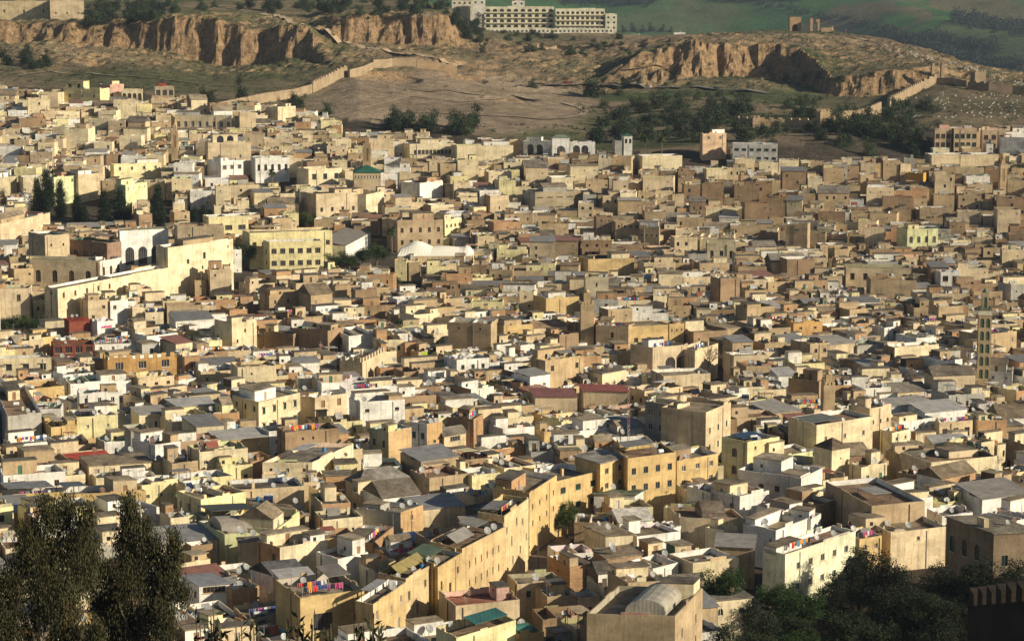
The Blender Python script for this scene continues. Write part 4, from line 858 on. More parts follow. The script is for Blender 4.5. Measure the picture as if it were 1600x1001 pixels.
def try_add(cx, cy, w, d, ang, sh, skew=.07):
    c, s = math.cos(ang), math.sin(ang)
    L = [(-w/2, -d/2), (w/2, -d/2), (w/2, d/2), (-w/2, d/2)]
    L = [(u+random.uniform(-skew, skew)*w, v+random.uniform(-skew, skew)*d) for u, v in L]
    q = [(cx+u*c-v*s, cy+u*s+v*c) for u, v in L]
    zc = T(cx, cy); px, py = proj(cx, cy, zc+8); H = rnd_h(py)
    if min(w, d) < 6.5: H = min(H, 5+min(w, d)*.55)
    if not region_ok(cx, cy, H): return
    if clash(q, sh): return
    pp = proj(cx, cy, zc+H); hw = w*.55*F/cy
    for (x0, x1, Yc, pc) in CLEAR:
        if cy < Yc and x0 < pp[0]+hw*.7 and x1 > pp[0]-hw*.7 and pp[1]-d*.05*F/cy < pc:
            H = (ZC-(pc+20+4)*cy/F)-zc; pp = proj(cx, cy, zc+H)
            if H < 2.6: return
    gadd(q); FILL.append(dict(q=q, zt=T(cx, cy)+H, H=H, px=px, py=py, pal=pal_for(px, py)))
for bi, (bx, by) in enumerate(BS):
    a = BANG[bi]; c, s = math.cos(a), math.sin(a); R_ = 75; v = -R_; row = 0
    while v < R_:
        d = random.uniform(6.5, 10.5); u = -R_
        while u < R_:
            w_ = random.choice([5, 6, 7, 8, 9, 10, 11, 13])*random.uniform(.85, 1.1)
            uu, vv = u+w_/2, v+d/2+random.uniform(-.8, .8); x, y = bx+uu*c-vv*s, by+uu*s+vv*c; u += w_+(.02 if random.random() < .75 else random.uniform(.8, 2.4))
            if y < 330 or y > 1380: continue
            dd = (bsx[:, 0]-x)**2+(bsx[:, 1]-y)**2
            if int(dd.argmin()) != bi: continue
            try_add(x, y, w_, d, a, .7)
        row += 1; v += d+(.05 if row % 2 else random.uniform(1.5, 3.0))
for (sz, n) in ((8, 4200), (5.6, 8000), (4.2, 8000)):
    for _ in range(n):
        y = 350+(1370-350)*math.sqrt(random.random()); x = y*random.uniform(-.24, .24); bi = int(((bsx[:, 0]-x)**2+(bsx[:, 1]-y)**2).argmin())
        try_add(x, y, sz*random.uniform(.8, 1.3), sz*random.uniform(.8, 1.3), BANG[bi]+random.gauss(0, .05), .5)
print('fill houses', len(FILL))
ALL = SPECS+FILL
# ---------------------------------------------------------------- what the view shows of each house
vs, fs, ids = [], [], []
for i, s in enumerate(ALL):
    n = len(vs); q = s['q']; zb = T(*ctr(q))-4
    vs += [(p[0], p[1], zb) for p in q]+[(p[0], p[1], s['zt']) for p in q]
    for f in ((0, 1, 5, 4), (1, 2, 6, 5), (2, 3, 7, 6), (3, 0, 4, 7), (4, 5, 6, 7)): fs.append(tuple(n+k for k in f)); ids.append(i)
bvh = BVHTree.FromPolygons(vs, fs)
vis = [0]*len(ALL); org = Vector((0, 0, ZC)); acc = [[0, 0] for _ in ALL]
for py in range(100, 1001, 4):
    for px in range(2, 1600, 4):
        d = Vector(ray(px, py)).normalized(); h_ = bvh.ray_cast(org, d)
        if h_[2] is not None: k = ids[h_[2]]; vis[k] += 1; acc[k][0] += px; acc[k][1] += py
for i, s in enumerate(ALL): s['vis'] = vis[i]; s['vc'] = (acc[i][0]/vis[i], acc[i][1]/vis[i]) if vis[i] else proj(*s['q'][0], s['zt'])
nh = sum(1 for s in SPECS if s['hero'][5] == 'house')
order = sorted([s for s in FILL if s['vis'] > 3], key=lambda s: -s['vis'])[:max(0, 298-nh)]
IND = {id(s) for s in order}
print('heroes', len(SPECS), 'individual fill', len(order), 'smallest', order[-1]['vis'], 'hidden', sum(1 for s in FILL if s['vis'] == 0))
# ---------------------------------------------------------------- build the catalogue
def crenels(new, a, b, z, ww=.7, gap=.7, h=.8, th=.35):
    L = math.dist(a, b); n = max(1, int(L/(ww+gap))); ux, uy = (b[0]-a[0])/L, (b[1]-a[1])/L
    for k in range(n):
        s0 = (k+.25)*L/n; s1 = s0+L/n*ww/(ww+gap); p0 = (a[0]+ux*s0, a[1]+uy*s0); p1 = (a[0]+ux*s1, a[1]+uy*s1)
        m = new(); m.prism([p0, p1, (p1[0]-uy*th, p1[1]+ux*th), (p0[0]-uy*th, p0[1]+ux*th)], z+.001, z+h)
ROOFS = []
for s in SPECS:
    label, anchor, col, pts, H, name, cat, L, R, md, k = s['hero']; k = dict(k); cren = k.pop('crenel', False); cus = k.pop('custom', None)
    q = s['q']; rms = k.pop('rooms', ()); 
    if cus == 'corner':
        hs = House(q, s['zt'], col, True, name, lw=w(1, 1, .9, 1.2, 'rect', 5), rw=N_, zb=None, par=1.1, inner=k.get('inner'))
        # real windows are cut by rebuilding the front
    hs = hs if cus == 'corner' else House(q, s['zt'], col, True, name, lw=L, rw=R, **k)
    if cus == 'corner':
        wl_ = hs.parts[0][1]; Lr = math.dist(q[0], q[1]); wl_.use('plaster', hs.col)
        # drop the plain front (the first face) and cut it again
        fr = wl_.f.pop(0); wl_.c.pop(0); wl_.m.pop(0)
        facade(wl_, q[0], q[1], hs.zg, s['zt'], [(Lr*.2, Lr*.5, s['zt']-5.6, s['zt']-2.9, 'rect'), (Lr*.84, Lr*.84+1.1, s['zt']-4.9, s['zt']-3.7, 'rect'), (Lr*.18, Lr*.18+1.2, s['zt']-10, s['zt']-8.2, 'rect'), (Lr*.6, Lr*.6+1.2, s['zt']-10, s['zt']-8.2, 'rect')], lambda kk: hs.mb('window'), frame=(.12, .11, .10))
    for r in rms:
        hs.room(*r)
    if cren:
        nm = lambda: hs.mb('merlon').use('plaster', hs.col)
        crenels(nm, q[0], q[1], s['zt'], 1.2, 1.2, 1.2); crenels(nm, q[3], q[0], s['zt'], 1.2, 1.2, 1.2)
    if not rms and 'roof' not in k: hs.random_roof(.8)
    o = hs.finish(); tag(o, label, cat); s['h'] = hs; s['o'] = o
    if cat == 'house': o['group'] = 'houses of the old town'
    u, v = s['vc']
    if anchor: ANCH.append((anchor, u, v))
    ROOFS.append(s)
# ---------------------------------------------------------------- the other houses
STUFF = MB('houses')
HN = {'c': 'cream', 'o': 'ochre', 't': 'tan', 'b': 'brown', 'w': 'white', 'y': 'pale yellow', 'g': 'grey', 'r': 'bare-brick', 's': 'sand'}
for s in FILL:
    ind = id(s) in IND; near = s['q'][0][1] < 900; pk = s['pal']
    wm = 'brickwork' if pk == 'r' or (pk in 'tb' and random.random() < .3) else 'plaster'
    x = random.random(); rf = 'flat' if x < .88 else ('sheet' if x < .95 else random.choice(['slab', 'gable']))
    if pk == 'w' and random.random() < .5: inner = colr('w')
    else: inner = None
    if math.dist(s['q'][0], s['q'][1]) < 5.5: rf = 'flat' if x < .8 else 'slab'
    rcol = None
    if rf == 'sheet': rcol = random.choice([(.26, .25, .24), (.34, .31, .27), (.2, .19, .18), (.28, .13, .09), (.42, .4, .37)])
    y0 = s['q'][0][1]; kw = {}
    if not ind and s['vis'] == 0: kw = dict(lw=N_, rw=N_)
    if random.random() < .22 and pk in 'cwts': kw['colL'] = colr(random.choice('rtsb'))
    if random.random() < .12 and pk in 'gwc': kw['colR'] = colr('r')
    hs = House(s['q'], s['zt'], pk, True if ind else STUFF, 'house', roof=rf, inner=inner, roofcol=rcol, wallmat=wm, dens=(.52 if near else .36), near=ind and near, **kw)
    if s['vis'] > 0 or ind: hs.random_roof(1.0 if y0 < 900 else .7)
    s['h'] = hs; s['roof'] = rf
    if ind:
        o = hs.finish(); s['o'] = o; nw = sum(1 for p in hs.parts if p[0] == 'window' and p[2] is None)
        feats = {p[0] for p in hs.parts}
        if rf == 'gable': ft = 'under gabled roof'
        elif rf == 'sheet': ft = 'under sheet roof'
        elif 'canopy' in feats: ft = 'with roof canopy'
        elif 'roof_room' in feats: ft = 'with rooftop room'
        elif rf == 'slab': ft = 'with slab roof'
        else: ft = 'with open flat roof'
        sz = 'tall ' if s['H'] > 11.5 else ('low ' if s['H'] < 7 else '')
        o['category'] = 'house'
        AUTO.append((o, f"{sz}{HN[pk]} house {ft}", s['vc'], 'houses of the old town'))
    if s['vis'] > 0: ROOFS.append(s)
o = STUFF.build('houses'); tag(o, 'thousands of small flat-roofed tan and cream houses filling the distance', 'houses', kind='stuff')
# ---------------------------------------------------------------- minarets
for (p, H, wd, ang, lab, kind) in MIN:
    x, y, z = p; zg = T(x, y)-.5; r = wd/2; root = empty('minaret', (x, y, zg)); c = (.50, .37, .22) if kind != 'green' else (.50, .38, .23)
    q = [(x+u*math.cos(ang)-v*math.sin(ang), y+u*math.sin(ang)+v*math.cos(ang)) for u, v in ((-r, -r), (r, -r), (r, r), (-r, r))]
    m = MB().use('brickwork' if kind == 'green' else 'plaster', c); W_ = MB(); W_.use('plain', (.05, .16, .08))
    if kind == 'green': wins = [(wd*f-.55, wd*f+.55, z-2.2-k*3.6-2.6, z-2.2-k*3.6, 'arch') for f in (.28, .72) for k in range(5)]
    elif kind == 'panel': wins = [(wd*.5-.7, wd*.5+.7, z-7.5, z-1.6, 'shut')]
    else: wins = []
    PN = []
    def ow(kk):
        b = MB('panel'); PN.append(b); return b
    fr = (.05, .17, .09) if kind == 'green' else (.30, .2, .11)
    for i in range(4):
        a, b = q[i], q[(i+1) % 4]; facade(m, a, b, zg, z, [(w0, w1, a0, b0, 'door' if kind != 'green' else kk) for (w0, w1, a0, b0, kk) in wins], ow, .15, fr, False)
    m.use('plaster', c).face([(*t, z) for t in q])
    local(m, (x, y, zg)).build('shaft', root)
    for b in PN:
        if kind == 'green': b.c = [(.075, .12, .075)]*len(b.f); b.ms = ['plain']; b.m = [0]*len(b.f)
        local(b, (x, y, zg)).build('arched_panel' if kind == 'green' else 'panel', root)
    ML = []
    def nml(): ML.append(MB().use('plain', (.11, .17, .11) if kind == 'green' else c)); return ML[-1]
    if kind == 'green':
        bnd = MB().use('plain', (.62, .58, .45)); o4 = inset(q, -.12); bnd.prism(o4, z-1.3, z-.15, bot=True); local(bnd, (x, y, zg)).build('tile_band', root)
    for i in range(4): crenels(nml, q[i], q[(i+1) % 4], z, .5, .35, .8, .3)
    for b in ML: local(b, (x, y, zg)).build('merlon', root)
    q2 = [lerp2(bil(q, .5, .5), p_, .52) for p_ in q]; hl = H*.2; lt = MB().use('plaster', c); PN = []
    for i in range(4):
        Lw = math.dist(q2[i], q2[(i+1) % 4]); facade(lt, q2[i], q2[(i+1) % 4], z+.01, z+hl, [(Lw*.28, Lw*.72, z+.6, z+hl*.75, 'arch')] if Lw > 1.2 and kind == 'green' else [], ow, .12, (.07, .13, .08), False)
    lt.use('plaster', c).face([(*t_, z+hl) for t_ in q2]); lo = local(lt, (x, y, zg)).build('lantern', root)
    for b in PN: b.c = [(.075, .12, .075)]*len(b.f); local(b, (x, y, zg)).build('arched_panel', lo)
    dm = MB().use('plaster' if kind != 'green' else 'plain', c if kind != 'green' else (.12, .17, .11)); rr = wd*.22
    cx, cy = bil(q, .5, .5); dm.tube([(cx, cy, z+hl), (cx, cy, z+hl+rr*.6), (cx, cy, z+hl+rr*1.1), (cx, cy, z+hl+rr*1.4)], [rr, rr*.9, rr*.5, .05], 10); local(dm, (x, y, zg)).build('dome', root, smooth=True)
    fn = MB().use('plain', (.4, .3, .08)); fn.tube([(cx, cy, z+hl+rr*1.3), (cx, cy, z+hl+rr*1.4+1.6)], [.08, .04], 5); local(fn, (x, y, zg)).build('finial', root)
    tag(root, lab, 'minaret'); pu = proj(x, y, z-H*.2)
    if kind == 'green': ANCH.append(('green-tiled minaret', *pu))
    if lab.startswith('plain'): ANCH.append(('plain tan tower', *pu))
    if 'far left' in lab: ANCH.append(('slim far minaret', *pu))
# ---------------------------------------------------------------- street
def ribbon(name, pts, wid, mat, col, lift=.15, label=None, step=4.):
    P = []
    for a, b in zip(pts, pts[1:]):
        n = max(1, int(math.dist(a[:2], b[:2])/step))
        P += [lerp2(a, b, i/n) for i in range(n)]
    P.append(tuple(pts[-1][:2])); m = MB().use(mat, col); V = []
    for i, p in enumerate(P):
        a = P[max(i-1, 0)]; b = P[min(i+1, len(P)-1)]; L = math.dist(a, b) or 1; nx, ny = -(b[1]-a[1])/L, (b[0]-a[0])/L
        e0 = (p[0]+nx*wid/2, p[1]+ny*wid/2); e1 = (p[0]-nx*wid/2, p[1]-ny*wid/2); z = max(T(*e0), T(*e1), T(*p))+lift
        V += [(*e0, z), (*e1, z)]
    m.faces(V, [(2*i, 2*i+1, 2*i+3, 2*i+2) for i in range(len(P)-1)]); o = m.build(name); tag(o, kind='structure'); return P
ribbon('street', STREET, 7.5, 'paving', (.20, .15, .11), .2)
# ---------------------------------------------------------------- hill buildings
def qy(xl, xr, Y, dep, py=20, skew=0):
    a = at(xl, py, Y); b = at(xr, py, Y+skew); d = Vector((b[0]-a[0], b[1]-a[1])).normalized(); n = (-d.y, d.x)
    return [(a[0], a[1]), (b[0], b[1]), (b[0]+n[0]*dep, b[1]+n[1]*dep), (a[0]+n[0]*dep, a[1]+n[1]*dep)]
def hill_house(label, name, cat, xl, xr, pyt, Y, dep, col, R, anchor=None, skew=0, **k):
    q = qy(xl, xr, Y, dep, pyt, skew); zt = at((xl+xr)/2, pyt, Y)[2]
    rooms = k.pop('rooms', ()); hs = House(q, zt, col, True, name, lw=N_, rw=R, near=k.pop('near', False), **k)
    for r in rooms: hs.room(*r)
    o = hs.finish(); tag(o, label, cat)
    if anchor: ANCH.append((anchor, (xl+xr)/2, pyt+10))
    return hs, o
hc = (.74, .68, .50)
def ledges(hs, o, q, zs):
    for z in zs:
        m = MB().use('plain', (.66, .60, .42)); a = lerp2(q[0], q[1], .01); b = lerp2(q[0], q[1], .99); d = Vector((b[0]-a[0], b[1]-a[1])).normalized(); n = (d.y*1.2, -d.x*1.2)
        m.prism([(a[0]+n[0], a[1]+n[1]), (b[0]+n[0], b[1]+n[1]), b, a], z, z+.9, bot=True); local(m, hs.org).build('balcony', o)
hs, o = hill_house('long cream hotel block with dark arched top windows', 'hotel', 'hotel', 757, 866, 11, 1842, 16, hc, w(10, 4, 3.6, 2.4, 'arch', 1.6, 4.1), 'hillside hotel', near=False, roofcol=(.4, .36, .3)); ledges(hs, o, hs.q, [hs.zt-4.8-k*4.1 for k in range(4)])
hs, o = hill_house('cream hotel wing with four rows of square windows', 'hotel', 'hotel', 868, 945, 14, 1838, 16, hc, w(10, 4, 2.3, 2.0, 'rect', 2.2, 4.1)); ledges(hs, o, hs.q, [hs.zt-5.2-k*4.1 for k in range(3)])
hill_house('low white end block of the hillside hotel', 'hotel', 'hotel', 946, 964, 22, 1836, 12, (.7, .66, .52), w(2, 3, 1.6, 1.6, 'rect', 2, 4))
hill_house('white terrace wall building below the hotel', 'terrace_building', 'building', 760, 958, 45, 1822, 6, (.72, .68, .55), w(30, 1, 1.6, 1.4, 'hole', 1.2), zb=None)
hill_house('pale house on the ridge left of the hotel', 'house', 'house', 706, 738, 1, 1905, 10, (.7, .62, .48), w(4, 1, 1.6, 1.6))
hill_house('second pale house against the hotel left end', 'house', 'house', 738, 758, 0, 1890, 10, (.74, .70, .6), w(2, 1, 1.6, 1.6))
hill_house('pale house rising behind the hotel roof', 'house', 'house', 800, 820, 2, 1880, 10, (.74, .70, .6), w(2, 1, 1.6, 1.6))
hill_house('small cream cottage right of the hotel pines', 'house', 'house', 990, 1000, 54, 1800, 7, (.66, .6, .42), w(1, 1, 1.6, 1.6))
hill_house('low white shed beyond the hotel pines', 'shed', 'shed', 1053, 1071, 51, 1795, 5, (.75, .72, .64), N_)
hill_house('massive cream fort wall with arrow slits', 'fort_wall', 'fort', -40, 83, 2, 1618, 18, (.66, .53, .32), w(4, 1, 1.2, 2, 'rect', 6), 'old fort', par=1.6)
hs, o = hill_house('projecting fort bastion with battered foot', 'fort_bastion', 'fort', 78, 131, 1, 1606, 26, (.50, .40, .26), w(3, 1, 1, 1.4, 'rect', 8, 3), None, par=1.6, skew=6)
def arch_ruin(label, xl, xr, pyt, Y, dep, opening, broken=False, anchor=None):
    q = qy(xl, xr, Y, dep, pyt); zt = at(xl, pyt, Y)[2]; zg = min(T(*p) for p in q)-.6; org_ = (*ctr(q), zg); root = empty('ruined_tomb', org_)
    c = (.46, .31, .18); m = MB().use('brickwork', c); s0, s1, hh = opening; L = math.dist(q[0], q[1]); N = 10; r = L*(s1-s0)/2; zc = zg+.6+hh-r
    P = lambda s, v: bil(q, s, v)
    for (a, b, t) in ((0, s0, zt), (s1, 1, zt-(0 if not broken else .6))): m.prism([P(a, 0), P(b, 0), P(b, 1), P(a, 1)], zg, t)
    cs = (s0+s1)/2; prev = None
    for k in range(N+1):
        a = math.pi*k/N; s = cs-(s1-s0)/2*math.cos(a); z = zc+r*math.sin(a)*1.25
        if prev and not (broken and 3 <= k <= 6):
            sp, zp = prev; tt = zt-(0 if not broken else .8)
            f = [(*P(sp, 0), zp), (*P(s, 0), z), (*P(s, 0), tt), (*P(sp, 0), tt)]; b = [(*P(sp, 1), zp), (*P(s, 1), z), (*P(s, 1), tt), (*P(sp, 1), tt)]
            m.faces(f+b, [(0, 1, 2, 3), (5, 4, 7, 6), (0, 4, 5, 1), (3, 2, 6, 7), (0, 3, 7, 4), (1, 5, 6, 2)])
        prev = (s, z)
    local(m, org_).build('arch_wall', root); bw = MB().use('brickwork', c)
    if not broken: bw.prism([P(0, .97), P(1, .97), P(1, 1.3), P(0, 1.3)], zg, zt-.4); local(bw, org_).build('back_wall', root)
    tag(root, label, 'ruin')
    if anchor: ANCH.append((anchor, (xl+xr)/2, pyt+10))
arch_ruin('square ruined tomb with one dark horseshoe arch on the hilltop', 1234, 1252, 27, 1750, 6, (.22, .72, 5.0), False, 'hilltop arch ruin')
arch_ruin('broken tomb arch open to the sky on the hilltop', 1266, 1281, 29, 1745, 4, (.28, .78, 7.2), True)
def ruin_wall(label, pts, h, th, col=(.44, .31, .19), name='ruin_wall', cat='ruined wall', teeth=False, mat='brickwork', anchor=None, ragged=.0, y0=1100, step=2.2, zf=None):
    G = []
    W3 = [hit(px, py, 0, y0) for px, py in pts] if zf is None else pts
    for a, b in zip(W3, W3[1:]):
        n = max(1, int(math.dist(a[:2], b[:2])/step)); G += [(a[0]+(b[0]-a[0])*i/n, a[1]+(b[1]-a[1])*i/n) for i in range(n)]
    G.append(W3[-1][:2]); N = len(G); m = MB().use(mat, col); V = []
    for i, p in enumerate(G):
        a = G[max(i-1, 0)]; b = G[min(i+1, N-1)]; L = math.dist(a, b) or 1; nx, ny = -(b[1]-a[1])/L*th/2, (b[0]-a[0])/L*th/2
        z = T(*p); V.append((p, nx, ny, z))
    zt = [v[3]+h for v in V]
    for _ in range(3): zt = [(zt[max(i-1, 0)]+zt[i]+zt[min(i+1, N-1)])/3 for i in range(N)]
    if ragged: zt = [z+random.uniform(-ragged, ragged) for z in zt]
    # each segment: flat top, alternate ones raised when toothed, all in one connected strip
    for i in range(N-1):
        (p, nx, ny, z), (p2, nx2, ny2, z2) = V[i], V[i+1]; t = (zt[i]+zt[i+1])/2+(.9 if teeth and i % 2 else 0); zb = min(z, z2)-2.5
        m.prism([(p[0]+nx, p[1]+ny), (p[0]-nx, p[1]-ny), (p2[0]-nx2, p2[1]-ny2), (p2[0]+nx2, p2[1]+ny2)][::1], zb, t)
    o_ = (*V[0][0], V[0][3]); ob = local(m, o_).build(name, None, o_)
    me = ob.data; import bmesh
    bm = bmesh.new(); bm.from_mesh(me); bmesh.ops.recalc_face_normals(bm, faces=bm.faces); bmesh.ops.remove_doubles(bm, verts=bm.verts, dist=.0005); bm.to_mesh(me); bm.free()
    tag(ob, label, cat)
    if anchor: ANCH.append((anchor, sum(p[0] for p in pts)/len(pts), sum(p[1] for p in pts)/len(pts)))
    return ob
wc = (.37, .28, .18)
ruin_wall('crumbling low wall row right of the tomb arches', [(1283, 50), (1300, 50), (1322, 50)], 3.2, 1.2, ragged=.6, y0=1600)
ruin_wall('dark stub wall at the end of the hilltop ruins', [(1326, 51), (1342, 53)], 1.8, 1.2, (.2, .15, .1), ragged=.5, y0=1600)
ruin_wall('lower city rampart running up from the houses', [(340, 176), (385, 166), (430, 158), (486, 146)], 5.2, 1.6, wc, 'rampart', 'rampart', anchor='lower rampart')
ruin_wall('steep toothed rampart climbing to the cliff foot', [(487, 145), (505, 137), (525, 126), (541, 118)], 6, 1.6, wc, 'rampart', 'rampart', True)
ruin_wall('rampart along the foot of the rocky bluff', [(545, 122), (565, 116), (582, 108)], 4.5, 1.6, wc, 'rampart', 'rampart')
ruin_wall('long rampart crossing the top of the bald mound', [(582, 107), (612, 104), (650, 104)], 5, 1.6, wc, 'rampart', 'rampart', anchor='mound-top rampart')
ruin_wall('shaded brown rampart stepping down right of the mound', [(651, 105), (680, 110), (714, 117)], 5, 1.6, (.44, .31, .19), 'rampart', 'rampart', True)
ruin_wall('long bright rampart climbing toward the right hill tower', [(1388, 168), (1412, 156), (1438, 143), (1462, 131)], 5.4, 1.6, wc, 'rampart', 'rampart', True, anchor='right hill rampart')
ruin_wall('winding rampart above the right grove', [(1300, 197), (1318, 191), (1345, 188), (1375, 176)], 6, 1.6, wc, 'rampart', 'rampart')
ruin_wall('toothed garden wall left of the square gate tower', [(1142, 196), (1180, 198), (1230, 199), (1276, 200)], 4, 1.2, (.5, .36, .22), 'rampart', 'rampart', True, anchor='toothed garden wall')
ruin_wall('short rampart behind the right hill tower', [(1464, 131), (1490, 131), (1512, 136)], 3.5, 1.5, wc, 'rampart', 'rampart')
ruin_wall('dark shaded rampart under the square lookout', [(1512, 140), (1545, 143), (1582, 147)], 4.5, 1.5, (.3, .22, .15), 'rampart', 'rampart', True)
ruin_wall('lit rampart stub at the right edge of the hill', [(1582, 147), (1625, 149)], 5, 1.5, wc, 'rampart', 'rampart')
ruin_wall('terrace retaining wall in the field below the hotel', [(838, 76), (870, 76), (896, 77)], 2.2, .8, wc, 'retaining_wall', 'wall', y0=1400)
def tower(label, px, py, H, wd, c, anchor=None, split=False):
    p = hit(px, py, 0, 1100); zg = T(p[0], p[1])-1; root = empty('rampart_tower', (p[0], p[1], zg)); q = sq(p[0], p[1], wd/2, .2); m = MB().use('brickwork', c); m.prism(q, zg, zg+H+1)
    local(m, (p[0], p[1], zg)).build('shaft', root)
    for i in range(4):
        L_ = []
        def nm(): L_.append(MB().use('brickwork', c)); return L_[-1]
        crenels(nm, q[i], q[(i+1) % 4], zg+H+1, .9, .7, 1.0, .5)
        for b in L_: local(b, (p[0], p[1], zg)).build('merlon', root)
    tag(root, label, 'tower')
    if anchor: ANCH.append((anchor, px, py))
tower('slender left post tower of the ruined hill gate', 1457, 129, 10.5, 2.0, wc, 'ruined hill gate'); tower('slender right post tower of the ruined hill gate', 1472, 127, 10, 2.0, wc)
tower('square lookout tower on the right ridge', 1528, 133, 8, 7, wc, 'square lookout'); tower('square gate tower at the foot of the right rampart', 1288, 203, 9.5, 7, (.52, .38, .22), 'square gate tower')
tower('small corner tower at the end of the garden wall', 1180, 199, 5, 4, wc)
# ---------------------------------------------------------------- roads and cars on the hill
def road(name, pix, wid, col, lift=.5, mat='paving', y0=1250): return ribbon(name, [hit(px, py, 0, y0)[:2] for px, py in pix], wid, mat, col, lift, step=5)
road('hill_path', [(410, 22), (432, 26), (470, 38), (500, 51), (522, 61), (560, 71), (600, 78), (650, 86), (690, 95), (722, 104)], 5, (.42, .32, .21), .3, y0=1450)
RD = road('road', [(835, 133), (870, 133), (930, 135), (1000, 137), (1060, 139), (1120, 142), (1200, 147)], 7, (.20, .18, .16), .6)
road('mound_path', [(800, 182), (850, 188), (880, 186), (908, 181), (914, 174), (905, 168), (880, 162)], 4, (.34, .26, .18), .3)
road('mound_path', [(640, 176), (700, 178), (760, 181), (800, 183)], 2.5, (.34, .26, .18), .3)
for pp_ in ([(0, 118), (80, 113), (180, 121), (300, 131), (420, 130)], [(560, 172), (640, 152), (720, 160), (800, 150), (860, 158)], [(1150, 53), (1230, 54), (1300, 56), (1370, 66)], [(960, 118), (1010, 110), (1060, 100)], [(640, 140), (700, 142), (760, 150)], [(200, 14), (330, 12), (420, 18)]): road('hill_path', pp_, 2.6, (.42, .33, .22), .25)
def car(label, px, col):
    i = min(range(len(RD)), key=lambda j: abs(proj(*RD[j], 30)[0]-px)); a, b = RD[max(i-1, 0)], RD[min(i+1, len(RD)-1)]; ang = math.atan2(b[1]-a[1], b[0]-a[0]); x, y = RD[i]; z = T(x, y)+.75
    root = empty('parked_car', (x, y, z)); root.rotation_euler = (0, 0, ang)
    m = MB().use('plain', col); prof = [(-2.1, .35), (2.1, .35), (2.15, .8), (1.1, .95), (-2.1, 1.0)]
    def ext(m, prof, hw): 
        n = len(prof); m.faces([(x_, -hw, z_) for x_, z_ in prof]+[(x_, hw, z_) for x_, z_ in prof], [tuple(range(n)), tuple(range(2*n-1, n-1, -1))]+[(i_, n+i_, n+(i_+1) % n, (i_+1) % n) for i_ in range(n)])
    ext(m, prof, .85); m.build('body', root); g = MB().use('glazing', (.05, .06, .07)); ext(g, [(1.05, .953), (.5, 1.42), (-1.3, 1.45), (-1.9, 1.003)], .74); g.build('window_glass', root)
    for wx in (-1.3, 1.35):
        for wy in (-.86, .86):
            t = MB().use('plain', (.03, .03, .03)); t.tube([(wx, wy-.1, .33), (wx, wy+.1, .33)], [.33, .33], 12); t.build('wheel', root)
    tag(root, label, 'car', 'cars on the hill road')
car('red car on the hill road left of the big round tree', 892, (.45, .03, .02)); car('white car on the middle of the hill road', 1012, (.75, .75, .75)); car('dark car at the right end of the hill road', 1122, (.05, .06, .08))
# ---------------------------------------------------------------- gravestones
gm = MB('gravestone').use('plain', (.42, .39, .33)); gm.prism([(-.75, -.3), (.75, -.3), (.75, .3), (-.75, .3)], -.6, .35); gm.prism([(.45, -.28), (.7, -.28), (.7, .28), (.45, .28)], .352, 1.0); gme = gm.data(); ng = 0
while ng < 260:
    if random.random() < .5: px = random.uniform(1378, 1598); py = np.interp(px, [1375, 1450, 1500, 1600], [68, 86, 100, 128])+abs(random.gauss(0, 5))+1
    else: px = random.uniform(1410, 1600); py = random.uniform(146, 186)
    p = hit(px, py, 0, 1150)
    if p[1] > 1800: continue
    o = bpy.data.objects.new('gravestone', gme); COL.objects.link(o); o.location = (p[0], p[1], T(p[0], p[1])+.1); o.rotation_euler = (0, 0, random.uniform(-.3, .3)+.4); s_ = random.uniform(.35, .85); o.scale = (s_, s_, s_)
    tag(o, 'small white gravestone scattered on the right-hand cemetery slope', 'gravestone', 'white gravestones on the cemetery slope'); ng += 1
# ---------------------------------------------------------------- vegetation
def rdir():
    z = random.uniform(-1, 1); a = random.uniform(0, 2*math.pi); r = math.sqrt(1-z*z); return Vector((r*math.cos(a), r*math.sin(a), z))
def leaves(m, lobes, n, size, col, var=.35, aspect=1.0, shell=.45, droop=False):
    tot = sum((l[3]*l[4]*l[5])**.67 for l in lobes); cr, cg, cb = col
    for (x, y, z, a, b, c) in lobes:
        k = int(n*(a*b*c)**.67/tot); ncl = max(4, k//14)
        for _ in range(ncl):
            d = rdir(); r = random.random()**shell; cx, cy, cz = x+d.x*a*r, y+d.y*b*r, z+d.z*c*r; f = random.uniform(1-var, 1+var); sp = size*1.6; yel = random.uniform(.85, 1.2)
            for _ in range(14):
                if droop:
                    px_, py_, pz_ = cx+random.gauss(0, sp*.5), cy+random.gauss(0, sp*.5), cz-abs(random.gauss(0, sp*1.7)); u = Vector((random.gauss(0, .25), random.gauss(0, .25), -1)).normalized(); v = u.cross(rdir()).normalized()
                    hu, hv = size*.5*random.uniform(.7, 1.3), size*.13
                else:
                    px_, py_, pz_ = cx+random.gauss(0, sp*.55), cy+random.gauss(0, sp*.55), cz+random.gauss(0, sp*.45); u = rdir(); v = u.cross(rdir()).normalized(); hu, hv = size*.5*random.uniform(.6, 1.3), size*.5*aspect*random.uniform(.5, 1)
                p = Vector((px_, py_, pz_)); g = f*random.uniform(.8, 1.2); m.col = (cr*g*yel, cg*g, cb*g)
                m.face([tuple(p-u*hu), tuple(p+v*hv), tuple(p+u*hu), tuple(p-v*hv)])
def limbs(m, base_r, H, lobes, col=(.14, .11, .08)):
    m.use('bark', col); top = Vector((random.uniform(-.3, .3), random.uniform(-.3, .3), H*.55))
    m.tube([(0, 0, -1.5), (0, 0, H*.2), tuple(top)], [base_r*1.25, base_r, base_r*.55], 8)
    for l in lobes:
        st = Vector((0, 0, H*.2)).lerp(top, random.uniform(.3, 1)); e = Vector((l[0], l[1], l[2])); mid = st.lerp(e, .5)+Vector((0, 0, -.05*H))
        m.tube([tuple(st), tuple(mid), tuple(e)], [base_r*.45, base_r*.3, base_r*.1], 5)
